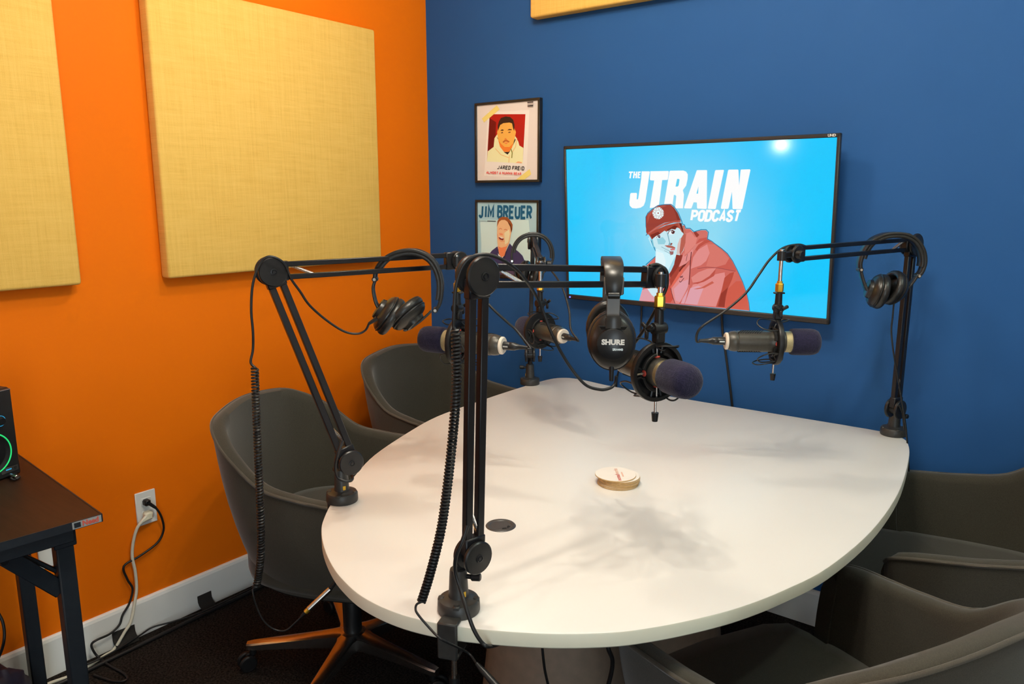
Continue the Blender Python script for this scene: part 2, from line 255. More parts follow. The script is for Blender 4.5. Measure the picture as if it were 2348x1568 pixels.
(49,[(-881,-327),(-899,-312),(-926,-301),(-959,-295),(-994,-297),(-1027,-304),(-1054,-317),(-1072,-333),(-1078,-352),(-1072,-370),(-1054,-386),(-1027,-397),(-993,-402),(-958,-401),(-925,-393),(-898,-380),(-881,-364),(-875,-345)]),
(50,[(-890,-319),(-898,-305),(-911,-294),(-926,-289),(-943,-290),(-959,-296),(-971,-307),(-979,-322),(-982,-338),(-979,-355),(-971,-369),(-958,-379),(-942,-384),(-926,-384),(-910,-377),(-898,-366),(-889,-352),(-887,-335)]),
(51,[(-903,-315),(-905,-311),(-909,-308),(-914,-307),(-919,-307),(-924,-309),(-928,-312),(-931,-316),(-931,-320),(-931,-325),(-928,-329),(-924,-332),(-919,-333),(-914,-333),(-909,-331),(-905,-328),(-903,-324),(-902,-320)]),
(52,[(-367,-165),(-388,-147),(-421,-134),(-461,-127),(-503,-128),(-543,-137),(-576,-152),(-597,-172),(-604,-194),(-597,-215),(-575,-233),(-542,-247),(-502,-253),(-459,-252),(-420,-243),(-387,-228),(-366,-208),(-359,-186)]),
(53,[(-358,-144),(-369,-125),(-386,-112),(-407,-105),(-429,-105),(-450,-113),(-467,-128),(-478,-147),(-482,-169),(-478,-190),(-466,-209),(-449,-223),(-428,-230),(-406,-229),(-385,-221),(-368,-206),(-357,-187),(-354,-165)]),
(54,[(-382,-155),(-388,-146),(-396,-139),(-407,-136),(-418,-136),(-428,-140),(-437,-147),(-442,-157),(-444,-168),(-442,-179),(-436,-188),(-427,-195),(-417,-198),(-406,-198),(-395,-194),(-387,-186),(-382,-177),(-380,-166)]),
(51,[(-422,-147),(-424,-143),(-428,-140),(-433,-139),(-438,-139),(-443,-141),(-446,-144),(-449,-148),(-450,-152),(-449,-157),(-446,-161),(-442,-163),(-438,-165),(-433,-165),(-428,-163),(-424,-160),(-421,-156),(-421,-151)]),
(55,[(-604,-271),(-555,-148),(-573,-131),(-626,-265)]),
(55,[(-555,-148),(-448,-111),(-446,-88),(-573,-131)]),
(55,[(-448,-111),(-348,-158),(-337,-140),(-446,-88)]),
(56,[(-1033,-387),(-982,-309),(-995,-292),(-1051,-378)]),
(56,[(-982,-309),(-903,-297),(-906,-278),(-995,-292)]),
(57,[(-554,-531),(-588,-612),(-485,-622),(-442,-540),(-524,-530),(-604,-215),(-652,-163)]),
(58,[(-488,-619),(-430,-569),(-448,-527),(-518,-583)]),
(59,[(-617,-693),(-440,-718),(-335,-740),(-324,-681),(-441,-633),(-588,-618),(-736,-631)]),
(60,[(-486,-795),(-346,-778),(-324,-708),(-417,-717),(-522,-743)]),
(61,[(-508,-956),(-397,-924),(-381,-817),(-545,-824)]),
(62,[(-586,-799),(-522,-796),(-587,-724),(-735,-698)]),
(63,[(-853,-690),(-680,-774),(-671,-757),(-843,-673)]),
(63,[(-680,-774),(-514,-831),(-506,-814),(-671,-757)]),
(63,[(-738,-813),(-590,-881),(-581,-867),(-730,-798)]),
(63,[(-590,-881),(-490,-935),(-480,-921),(-581,-867)]),
(64,[(-1387,-251),(-1098,-29),(-743,138),(-335,217),(-129,221),(-238,461),(-384,653),(-515,751),(-748,744),(-983,711),(-1191,588),(-1371,445),(-1449,324),(-1442,-213)]),
(65,[(-1400,84),(-1310,353),(-1042,595),(-660,703),(-748,734),(-983,701),(-1191,567),(-1389,405)]),
(66,[(-427,653),(-338,472),(-264,253),(-129,227),(-238,458),(-384,648),(-500,746)]),
(67,[(-1308,-257),(-1067,-111),(-742,46),(-392,154),(-139,164),(-128,211),(-335,228),(-742,125),(-1098,-29),(-1369,-210),(-1423,-293)]),
(68,[(-1338,-236),(-1068,-84),(-742,67),(-742,104),(-1098,-48),(-1405,-260)]),
(69,[(-953,450),(-763,452),(-763,481),(-953,479)]),
(69,[(-766,415),(-848,466),(-893,465),(-781,395)]),
(69,[(-848,466),(-767,518),(-782,537),(-893,465)]),
(69,[(-963,441),(-791,365),(-776,391),(-948,466)]),
(69,[(-975,436),(-856,296),(-830,314),(-949,454)]),
(69,[(-887,275),(-896,368),(-926,401),(-913,273)]),
(69,[(-896,368),(-803,341),(-795,364),(-926,401)]),
(69,[(-989,437),(-945,261),(-913,267),(-957,443)]),
(69,[(-1000,443),(-1042,265),(-1010,259),(-968,437)]),
(69,[(-1077,277),(-1007,341),(-997,385),(-1097,293)]),
(69,[(-1007,341),(-972,255),(-947,264),(-997,385)]),
(69,[(-1008,453),(-1126,309),(-1100,292),(-982,436)]),
(69,[(-1010,466),(-1182,384),(-1167,359),(-994,440)]),
(69,[(-1195,420),(-1097,408),(-1055,427),(-1191,444)]),
(69,[(-1097,408),(-1148,326),(-1124,315),(-1055,427)]),
(69,[(-1005,478),(-1196,476),(-1196,446),(-1005,449)]),
(69,[(-995,487),(-1168,564),(-1183,538),(-1010,461)]),
(69,[(-1149,597),(-1098,516),(-1056,498),(-1125,608)]),
(69,[(-1098,516),(-1196,502),(-1191,479),(-1056,498)]),
(69,[(-982,492),(-1102,632),(-1128,614),(-1008,474)]),
(69,[(-969,491),(-1012,667),(-1044,660),(-1001,485)]),
(69,[(-975,672),(-1009,585),(-998,542),(-950,664)]),
(69,[(-1009,585),(-1080,648),(-1099,631),(-998,542)]),
(69,[(-957,485),(-916,662),(-948,667),(-989,491)]),
(69,[(-949,475),(-832,617),(-858,634),(-976,492)]),
(69,[(-806,591),(-897,562),(-927,528),(-797,569)]),
(69,[(-897,562),(-889,655),(-916,656),(-927,528)]),
(69,[(-948,462),(-778,542),(-793,568),(-963,488)])]
ART_POSTER_A = [(70,[(3257,14980),(5406,14865),(5539,17423),(3469,17486)]),
(71,[(3407,15549),(5224,15431),(5349,17280),(3563,17385)]),
(72,[(3461,15946),(3761,16104),(3858,16445),(3892,17059),(3553,17244)]),
(73,[(3407,15544),(5224,15427),(5257,16013),(5056,16114),(5011,16255),(4875,16459),(4784,16498),(4015,16533),(3952,16595),(3810,16448),(3761,16104),(3458,15946)]),
(74,[(3921,16490),(3999,16439),(4138,16102),(4324,15893),(4571,15885),(4754,16149),(4875,16331),(4844,16402),(4693,16081),(4262,15978)]),
(75,[(3998,16368),(4091,16103),(4293,15894),(4540,15886),(4693,16034),(4754,16172),(4844,16449),(4892,16633),(4783,16824),(4692,17003),(4141,17034),(4016,16911),(3943,16655)]),
(76,[(3998,16368),(4091,16103),(4293,15894),(4540,15886),(4693,16034),(4754,16219),(4571,16074),(4324,16083),(4138,16220)]),
(77,[(4040,16816),(4103,16942),(4264,17003),(4571,17010),(4698,16968),(4747,16779),(4805,16672),(4819,16915),(4753,17104),(4601,17217),(4387,17253),(4141,17209),(4032,17075),(3978,16913),(4000,16711)]),
(78,[(4264,16710),(4282,16747),(4186,16770),(4102,16718)]),
(78,[(4680,16713),(4680,16746),(4555,16766),(4454,16720)]),
(79,[(4155,16617),(4254,16631),(4233,16669),(4140,16650)]),
(79,[(4525,16613),(4623,16620),(4616,16662),(4503,16642)]),
(80,[(4325,16366),(4448,16354),(4417,16397),(4340,16424)]),
(81,[(4263,16248),(4386,16300),(4540,16247),(4577,16285),(4448,16349),(4325,16354),(4219,16283)]),
(82,[(4417,16197),(4509,16248),(4278,16243)]),
(83,[(4478,15786),(4583,15885),(4281,15888)]),
(84,[(3842,16031),(4126,15781),(4148,15804),(3870,16050)]),
(84,[(4126,15781),(4533,15648),(4547,15675),(4148,15804)]),
(84,[(4917,16401),(4858,16080),(4893,16069),(4953,16396)]),
(84,[(4858,16080),(4677,15853),(4709,15838),(4893,16069)]),
(84,[(4552,15757),(4521,15474),(4558,15470),(4589,15753)]),
(85,[(4615,16007),(4684,15844),(4733,15847),(4661,16017)]),
(85,[(4684,15844),(4663,15648),(4712,15643),(4733,15847)]),
(86,[(5194,15427),(5178,15479),(4998,15507),(4876,15452)]),
(87,[(3274,17082),(4080,17540),(3941,17709),(3163,17243)]),
(87,[(5301,14793),(5646,15002),(5567,15201),(4893,14798)]),
(88,[(4048,15360),(4019,15266),(4047,15259),(4077,15358)]),
(88,[(4019,15266),(4016,15261),(4035,15240),(4047,15259)]),
(88,[(4016,15261),(4009,15257),(4012,15228),(4035,15240)]),
(88,[(4009,15257),(3998,15255),(3989,15225),(4012,15228)]),
(88,[(3998,15255),(3989,15258),(3968,15230),(3989,15225)]),
(88,[(3989,15258),(3985,15262),(3954,15245),(3968,15230)]),
(88,[(3985,15262),(3984,15270),(3953,15261),(3954,15245)]),
(88,[(4107,15228),(4166,15320),(4185,15386),(4083,15241)]),
(88,[(4166,15320),(4171,15225),(4202,15234),(4185,15386)]),
(88,[(4119,15255),(4174,15252),(4183,15282),(4128,15285)]),
(88,[(4252,15226),(4280,15332),(4259,15364),(4222,15227)]),
(88,[(4280,15332),(4309,15330),(4320,15360),(4259,15364)]),
(88,[(4309,15330),(4326,15326),(4345,15354),(4320,15360)]),
(88,[(4326,15326),(4335,15318),(4363,15337),(4345,15354)]),
(88,[(4335,15318),(4335,15312),(4367,15311),(4363,15337)]),
(88,[(4335,15312),(4332,15307),(4350,15285),(4367,15311)]),
(88,[(4332,15307),(4320,15300),(4324,15271),(4350,15285)]),
(88,[(4320,15300),(4301,15298),(4295,15267),(4324,15271)]),
(88,[(4301,15298),(4257,15300),(4249,15270),(4295,15267)]),
(88,[(4280,15273),(4315,15212),(4342,15231),(4307,15292)]),
(88,[(4501,15351),(4397,15356),(4419,15324),(4494,15320)]),
(88,[(4397,15356),(4360,15204),(4397,15233),(4419,15324)]),
(88,[(4360,15204),(4466,15199),(4473,15229),(4397,15233)]),
(88,[(4390,15267),(4462,15263),(4469,15293),(4398,15297)]),
(88,[(4537,15226),(4557,15317),(4535,15349),(4501,15197)]),
(88,[(4557,15317),(4578,15316),(4585,15346),(4535,15349)]),
(88,[(4578,15316),(4586,15315),(4594,15346),(4585,15346)]),
(88,[(4586,15315),(4595,15314),(4608,15343),(4594,15346)]),
(88,[(4595,15314),(4603,15311),(4620,15338),(4608,15343)]),
(88,[(4603,15311),(4608,15307),(4631,15330),(4620,15338)]),
(88,[(4608,15307),(4611,15302),(4638,15319),(4631,15330)]),
(88,[(4611,15302),(4613,15297),(4642,15305),(4638,15319)]),
(88,[(4613,15297),(4612,15291),(4642,15292),(4642,15305)]),
(88,[(4612,15291),(4603,15245),(4631,15241),(4642,15292)]),
(88,[(4603,15245),(4601,15239),(4626,15228),(4631,15241)]),
(88,[(4601,15239),(4597,15235),(4617,15215),(4626,15228)]),
(88,[(4597,15235),(4592,15230),(4605,15205),(4617,15215)]),
(88,[(4592,15230),(4585,15227),(4591,15198),(4605,15205)]),
(88,[(4585,15227),(4577,15224),(4576,15194),(4591,15198)]),
(88,[(4577,15224),(4567,15224),(4562,15193),(4576,15194)]),
(88,[(4567,15224),(4537,15226),(4501,15197),(4562,15193)]),
(88,[(4835,15333),(4734,15338),(4756,15306),(4830,15302)]),
(88,[(4734,15338),(4708,15201),(4737,15199),(4756,15306)]),
(88,[(4731,15248),(4802,15244),(4808,15275),(4737,15279)]),
(88,[(4875,15192),(4893,15299),(4869,15331),(4847,15193)]),
(88,[(4893,15299),(4921,15297),(4928,15328),(4869,15331)]),
(88,[(4921,15297),(4938,15293),(4954,15321),(4928,15328)]),
(88,[(4938,15293),(4947,15285),(4973,15304),(4954,15321)]),
(88,[(4947,15285),(4948,15279),(4979,15278),(4973,15304)]),
(88,[(4948,15279),(4945,15273),(4965,15252),(4979,15278)]),
(88,[(4945,15273),(4934,15267),(4941,15237),(4965,15252)]),
(88,[(4934,15267),(4916,15264),(4914,15233),(4941,15237)]),
(88,[(4916,15264),(4873,15267),(4868,15236),(4914,15233)]),
(88,[(4898,15240),(4938,15178),(4962,15197),(4923,15259)]),
(88,[(5105,15318),(5004,15324),(5028,15292),(5101,15288)]),
(88,[(5004,15324),(4983,15170),(5015,15199),(5028,15292)]),
(88,[(4983,15170),(5086,15165),(5090,15195),(5015,15199)]),
(88,[(5006,15233),(5076,15230),(5080,15260),(5010,15264)]),
(88,[(5165,15176),(5179,15299),(5151,15301),(5136,15177)]),
(88,[(5229,15188),(5239,15280),(5214,15313),(5197,15159)]),
(88,[(5239,15280),(5259,15279),(5262,15310),(5214,15313)]),
(88,[(5259,15279),(5267,15279),(5272,15310),(5262,15310)]),
(88,[(5267,15279),(5276,15277),(5285,15307),(5272,15310)]),
(88,[(5276,15277),(5283,15274),(5298,15302),(5285,15307)]),
(88,[(5283,15274),(5289,15270),(5309,15293),(5298,15302)]),
(88,[(5289,15270),(5293,15265),(5317,15282),(5309,15293)]),
(88,[(5293,15265),(5295,15260),(5322,15269),(5317,15282)]),
(88,[(5295,15260),(5295,15254),(5323,15255),(5322,15269)]),
(88,[(5295,15254),(5291,15207),(5319,15203),(5323,15255)]),
(88,[(5291,15207),(5289,15202),(5315,15190),(5319,15203)]),
(88,[(5289,15202),(5286,15197),(5308,15177),(5315,15190)]),
(88,[(5286,15197),(5282,15193),(5297,15167),(5308,15177)]),
(88,[(5282,15193),(5275,15189),(5284,15160),(5297,15167)]),
(88,[(5275,15189),(5267,15187),(5270,15156),(5284,15160)]),
(88,[(5267,15187),(5258,15186),(5256,15155),(5270,15156)]),
(88,[(5258,15186),(5229,15188),(5197,15159),(5256,15155)]),
(89,[(3416,15065),(3447,15123),(3455,15172),(3395,15074)]),
(89,[(3447,15123),(3459,15063),(3483,15070),(3455,15172)]),
(89,[(3421,15081),(3460,15079),(3463,15102),(3424,15104)]),
(89,[(3511,15144),(3496,15054),(3524,15075),(3535,15143)]),
(89,[(3496,15054),(3573,15050),(3577,15073),(3524,15075)]),
(89,[(3626,15059),(3630,15115),(3623,15163),(3602,15060)]),
(89,[(3630,15115),(3654,15057),(3661,15098),(3623,15163)]),
(89,[(3654,15057),(3697,15112),(3719,15158),(3661,15098)]),
(89,[(3697,15112),(3683,15056),(3707,15055),(3719,15158)]),
(89,[(3820,15112),(3816,15127),(3794,15113),(3796,15109)]),
(89,[(3816,15127),(3801,15139),(3788,15118),(3794,15113)]),
(89,[(3801,15139),(3781,15143),(3777,15120),(3788,15118)]),
(89,[(3781,15143),(3760,15140),(3765,15119),(3777,15120)]),
(89,[(3760,15140),(3741,15131),(3758,15115),(3765,15119)]),
(89,[(3741,15131),(3732,15116),(3755,15111),(3758,15115)]),
(89,[(3732,15116),(3725,15072),(3749,15075),(3755,15111)]),
(89,[(3725,15072),(3729,15057),(3750,15071),(3749,15075)]),
(89,[(3729,15057),(3744,15045),(3756,15066),(3750,15071)]),
(89,[(3744,15045),(3764,15041),(3768,15064),(3756,15066)]),
(89,[(3764,15041),(3785,15044),(3780,15065),(3768,15064)]),
(89,[(3785,15044),(3804,15053),(3787,15069),(3780,15065)]),
(89,[(3804,15053),(3813,15068),(3790,15074),(3787,15069)]),
(89,[(3813,15068),(3820,15112),(3796,15109),(3790,15074)]),
(89,[(3921,15115),(3915,15126),(3896,15110),(3900,15103)]),
(89,[(3915,15126),(3899,15135),(3889,15114),(3896,15110)]),
(89,[(3899,15135),(3880,15138),(3878,15115),(3889,15114)]),
(89,[(3880,15138),(3860,15135),(3867,15114),(3878,15115)]),
(89,[(3860,15135),(3843,15125),(3860,15110),(3867,15114)]),
(89,[(3843,15125),(3832,15107),(3860,15110),(3860,15110)]),
(89,[(3832,15107),(3849,15085),(3865,15104),(3860,15110)]),
(89,[(3849,15085),(3885,15071),(3902,15089),(3865,15104)]),
(89,[(3885,15071),(3890,15064),(3918,15067),(3902,15089)]),
(89,[(3890,15064),(3890,15064),(3906,15048),(3918,15067)]),
(89,[(3890,15064),(3882,15060),(3886,15038),(3906,15048)]),
(89,[(3882,15060),(3869,15059),(3864,15037),(3886,15038)]),
(89,[(3869,15059),(3858,15062),(3843,15043),(3864,15037)]),
(89,[(3858,15062),(3853,15067),(3829,15056),(3843,15043)]),
(89,[(3853,15067),(3853,15074),(3829,15071),(3829,15056)]),
(89,[(3950,15112),(4014,15109),(4018,15131),(3954,15134)]),
(89,[(3973,15122),(3960,15044),(3983,15042),(3996,15121)]),
(89,[(4097,15033),(4127,15090),(4135,15139),(4076,15042)]),
(89,[(4127,15090),(4139,15031),(4162,15038),(4135,15139)]),
(89,[(4101,15050),(4140,15048),(4143,15070),(4105,15072)]),
(89,[(4245,15030),(4249,15086),(4242,15133),(4221,15031)]),
(89,[(4249,15086),(4272,15028),(4279,15069),(4242,15133)]),
(89,[(4272,15028),(4313,15083),(4335,15128),(4279,15069)]),
(89,[(4313,15083),(4300,15028),(4324,15027),(4335,15128)]),
(89,[(4351,15104),(4341,15043),(4365,15047),(4374,15103)]),
(89,[(4341,15043),(4345,15028),(4366,15042),(4365,15047)]),
(89,[(4345,15028),(4360,15017),(4372,15038),(4366,15042)]),
(89,[(4360,15017),(4380,15013),(4383,15035),(4372,15038)]),
(89,[(4380,15013),(4400,15015),(4395,15037),(4383,15035)]),
(89,[(4400,15015),(4418,15025),(4402,15040),(4395,15037)]),
(89,[(4418,15025),(4427,15039),(4405,15045),(4402,15040)]),
(89,[(4427,15039),(4437,15100),(4414,15101),(4405,15045)]),
(89,[(4462,15020),(4466,15075),(4459,15122),(4439,15021)]),
(89,[(4466,15075),(4490,15018),(4496,15059),(4459,15122)]),
(89,[(4490,15018),(4530,15072),(4552,15118),(4496,15059)]),
(89,[(4530,15072),(4518,15018),(4541,15017),(4552,15118)]),
(89,[(4578,15015),(4582,15070),(4575,15117),(4555,15016)]),
(89,[(4582,15070),(4606,15013),(4612,15053),(4575,15117)]),
(89,[(4606,15013),(4646,15067),(4667,15112),(4612,15053)]),
(89,[(4646,15067),(4633,15012),(4656,15011),(4667,15112)]),
(89,[(4692,15006),(4722,15062),(4729,15110),(4672,15015)]),
(89,[(4722,15062),(4733,15004),(4756,15011),(4729,15110)]),
(89,[(4697,15022),(4734,15020),(4737,15042),(4700,15044)]),
(89,[(4836,15003),(4847,15070),(4827,15093),(4814,15004)]),
(89,[(4847,15070),(4865,15069),(4870,15090),(4827,15093)]),
(89,[(4865,15069),(4875,15066),(4887,15087),(4870,15090)]),
(89,[(4875,15066),(4880,15063),(4901,15076),(4887,15087)]),
(89,[(4880,15063),(4881,15061),(4905,15060),(4901,15076)]),
(89,[(4881,15061),(4880,15059),(4896,15044),(4905,15060)]),
(89,[(4880,15059),(4874,15056),(4879,15035),(4896,15044)]),
(89,[(4874,15056),(4863,15055),(4862,15033),(4879,15035)]),
(89,[(4863,15055),(4833,15056),(4830,15034),(4862,15033)]),
(89,[(4859,15033),(4871,15030),(4884,15051),(4866,15055)]),
(89,[(4871,15030),(4877,15026),(4898,15039),(4884,15051)]),
(89,[(4877,15026),(4878,15022),(4902,15021),(4898,15039)]),
(89,[(4878,15022),(4876,15019),(4893,15004),(4902,15021)]),
(89,[(4876,15019),(4869,15015),(4875,14994),(4893,15004)]),
(89,[(4869,15015),(4857,15013),(4855,14991),(4875,14994)]),
(89,[(4857,15013),(4827,15014),(4823,14993),(4855,14991)]),
(89,[(4999,15084),(4926,15088),(4945,15065),(4996,15063)]),
(89,[(4926,15088),(4911,14989),(4937,15009),(4945,15065)]),
(89,[(4911,14989),(4984,14985),(4987,15007),(4937,15009)]),
(89,[(4928,15028),(4978,15026),(4981,15048),(4932,15050)]),
(89,[(5033,14990),(5061,15046),(5068,15094),(5013,14999)]),
(89,[(5061,15046),(5073,14988),(5095,14995),(5068,15094)]),
(89,[(5037,15006),(5074,15004),(5077,15026),(5040,15028)]),
(89,[(5132,14989),(5142,15056),(5123,15078),(5110,14990)]),
(89,[(5142,15056),(5160,15055),(5165,15076),(5123,15078)]),
(89,[(5160,15055),(5172,15052),(5184,15072),(5165,15076)]),
(89,[(5172,15052),(5178,15048),(5198,15061),(5184,15072)]),
(89,[(5178,15048),(5178,15045),(5202,15043),(5198,15061)]),
(89,[(5178,15045),(5177,15042),(5193,15027),(5202,15043)]),
(89,[(5177,15042),(5170,15038),(5175,15017),(5193,15027)]),
(89,[(5170,15038),(5157,15036),(5156,15015),(5175,15017)]),
(89,[(5157,15036),(5128,15038),(5125,15016),(5156,15015)]),
(89,[(5144,15019),(5172,14980),(5191,14994),(5163,15032)]),
(90,[(5482,17676),(5761,17679),(5761,17720),(5482,17717)]),
(90,[(5489,17549),(5759,17544),(5759,17585),(5489,17585)]),
(91,[(5488,17594),(5759,17594),(5758,17670),(5488,17667)])]
ART_POSTER_B = [(92,[(3081,12177),(3036,10756),(5682,10928),(5645,12274),(5524,13235),(3027,13188)]),
(93,[(3119,13749),(3096,13407),(3193,13394),(3216,13749)]),
(93,[(3096,13407),(3090,13383),(3175,13330),(3193,13394)]),
(93,[(3090,13383),(3080,13373),(3128,13276),(3175,13330)]),
(93,[(3080,13373),(3071,13370),(3063,13256),(3128,13276)]),
(93,[(3071,13370),(3062,13373),(3002,13277),(3063,13256)]),
(93,[(3062,13373),(3054,13384),(2961,13330),(3002,13277)]),
(93,[(3054,13384),(3049,13414),(2952,13388),(2961,13330)]),
(93,[(3374,13312),(3400,13749),(3304,13749),(3277,13312)]),
(93,[(3518,13312),(3510,13631),(3481,13866),(3421,13312)]),
(93,[(3510,13631),(3596,13301),(3609,13541),(3481,13866)]),
(93,[(3596,13301),(3718,13631),(3774,13866),(3609,13541)]),
(93,[(3718,13631),(3674,13311),(3770,13311),(3774,13866)]),
(93,[(4019,13310),(4039,13693),(3950,13803),(3925,13311)]),
(93,[(4039,13693),(4084,13693),(4102,13802),(3950,13803)]),
(93,[(4084,13693),(4110,13685),(4163,13783),(4102,13802)]),
(93,[(4110,13685),(4124,13669),(4210,13726),(4163,13783)]),
(93,[(4124,13669),(4128,13647),(4225,13647),(4210,13726)]),
(93,[(4128,13647),(4122,13626),(4203,13568),(4225,13647)]),
(93,[(4122,13626),(4107,13610),(4149,13511),(4203,13568)]),
(93,[(4107,13610),(4080,13602),(4086,13492),(4149,13511)]),
(93,[(4080,13602),(3987,13602),(3981,13492),(4086,13492)]),
(93,[(4068,13494),(4104,13482),(4159,13580),(4098,13600)]),
(93,[(4104,13482),(4122,13460),(4209,13515),(4159,13580)]),
(93,[(4122,13460),(4127,13429),(4224,13428),(4209,13515)]),
(93,[(4127,13429),(4119,13397),(4201,13341),(4224,13428)]),
(93,[(4119,13397),(4099,13375),(4144,13277),(4201,13341)]),
(93,[(4099,13375),(4068,13365),(4075,13255),(4144,13277)]),
(93,[(4068,13365),(3975,13365),(3969,13256),(4075,13255)]),
(93,[(4325,13310),(4343,13693),(4255,13802),(4232,13310)]),
(93,[(4343,13693),(4388,13693),(4405,13802),(4255,13802)]),
(93,[(4388,13693),(4418,13683),(4470,13781),(4405,13802)]),
(93,[(4418,13683),(4435,13662),(4520,13719),(4470,13781)]),
(93,[(4435,13662),(4440,13634),(4536,13634),(4520,13719)]),
(93,[(4440,13634),(4433,13605),(4513,13548),(4536,13634)]),
(93,[(4433,13605),(4414,13584),(4457,13486),(4513,13548)]),
(93,[(4414,13584),(4382,13575),(4390,13465),(4457,13486)]),
(93,[(4382,13575),(4291,13575),(4286,13465),(4390,13465)]),
(93,[(4335,13492),(4433,13281),(4515,13337),(4417,13548)]),
(93,[(4794,13801),(4556,13802),(4643,13692),(4790,13692)]),
(93,[(4556,13802),(4533,13254),(4630,13364),(4643,13692)]),
(93,[(4533,13254),(4773,13253),(4777,13363),(4630,13364)]),
(93,[(4589,13482),(4743,13482),(4748,13592),(4593,13592)]),
(93,[(4852,13747),(4839,13410),(4931,13425),(4942,13747)]),
(93,[(4839,13410),(4854,13334),(4937,13392),(4931,13425)]),
(93,[(4854,13334),(4905,13273),(4954,13372),(4937,13392)]),
(93,[(4905,13273),(4975,13251),(4979,13365),(4954,13372)]),
(93,[(4975,13251),(5046,13273),(5004,13372),(4979,13365)]),
(93,[(5046,13273),(5101,13333),(5022,13392),(5004,13372)]),
(93,[(5101,13333),(5121,13410),(5031,13425),(5022,13392)]),
(93,[(5121,13410),(5132,13746),(5042,13746),(5031,13425)]),
(93,[(5380,13801),(5148,13801),(5234,13691),(5377,13691)]),
(93,[(5148,13801),(5130,13252),(5224,13362),(5234,13691)]),
(93,[(5130,13252),(5365,13252),(5368,13362),(5224,13362)]),
(93,[(5183,13481),(5334,13481),(5337,13590),(5186,13591)]),
(93,[(5514,13306),(5525,13691),(5439,13801),(5425,13307)]),
(93,[(5525,13691),(5567,13691),(5582,13800),(5439,13801)]),
(93,[(5567,13691),(5597,13681),(5645,13779),(5582,13800)]),
(93,[(5597,13681),(5613,13660),(5694,13717),(5645,13779)]),
(93,[(5613,13660),(5619,13631),(5710,13631),(5694,13717)]),
(93,[(5619,13631),(5612,13603),(5690,13546),(5710,13631)]),
(93,[(5612,13603),(5594,13582),(5637,13483),(5690,13546)]),
(93,[(5594,13582),(5564,13572),(5573,13462),(5637,13483)]),
(93,[(5564,13572),(5477,13573),(5474,13463),(5573,13462)]),
(93,[(5521,13489),(5618,13278),(5695,13334),(5598,13546)]),
(94,[(2979,13144),(3403,13147),(3403,13171),(2979,13168)]),
(95,[(3421,13140),(3881,13138),(3881,13171),(3422,13171)]),
(96,[(3421,11342),(3227,10768),(5653,10926),(5535,11270),(5389,11543),(5241,11816),(5065,11948),(4769,12123),(4596,12286),(4288,11628),(4166,11622),(3953,12133),(3675,11959),(3518,11796)]),
(97,[(4409,11967),(4166,11622),(4287,10837),(4770,10869),(4469,11280),(4318,11630),(4470,11993),(4596,12286)]),
(98,[(4469,10945),(4860,11017),(4770,11226),(4287,11174)]),
(99,[(3543,10789),(5653,10926),(5595,11063),(3763,10973)]),
(100,[(4029,11663),(4166,11622),(4334,11797),(4166,11706),(3983,11853)]),
(101,[(3940,12685),(3954,12353),(3984,12116),(4044,11832),(4166,11689),(4325,11773),(4440,12086),(4581,12304),(4670,12706),(4649,13032),(4530,13169),(4291,13258),(4049,13183),(3951,13016)]),
(102,[(4044,11832),(4166,11689),(4325,11773),(4440,12086),(4575,12299),(4440,12157),(4167,12087),(3984,12139)]),
(103,[(4349,12225),(4530,12326),(4605,12657),(4560,12843),(4320,12696)]),
(104,[(4049,13136),(4170,13209),(4351,13217),(4530,13123),(4634,12938),(4673,12694),(4729,12848),(4744,13034),(4655,13172),(4471,13327),(4231,13341),(4049,13277),(3966,13158),(3935,12921)]),
(105,[(4625,12938),(4673,12706),(4709,12847),(4655,13032),(4470,13168)]),
(106,[(4040,12819),(4123,12860),(4124,12888),(4025,12839)]),
(106,[(4123,12860),(4190,12824),(4208,12844),(4124,12888)]),
(106,[(4310,12802),(4393,12826),(4397,12852),(4300,12824)]),
(106,[(4393,12826),(4463,12795),(4478,12816),(4397,12852)]),
(107,[(4092,12595),(4259,12588),(4229,12670),(4047,12688)]),
(108,[(4092,12417),(4244,12387),(4304,12460),(4168,12514),(4010,12509)]),
(109,[(4168,12462),(4295,12471),(4168,12521),(4034,12536)]),
(110,[(3943,12636),(3989,12444),(4012,12455),(3967,12640)]),
(110,[(3989,12444),(4164,12326),(4172,12347),(4012,12455)]),
(110,[(4164,12326),(4352,12357),(4348,12376),(4172,12347)])]
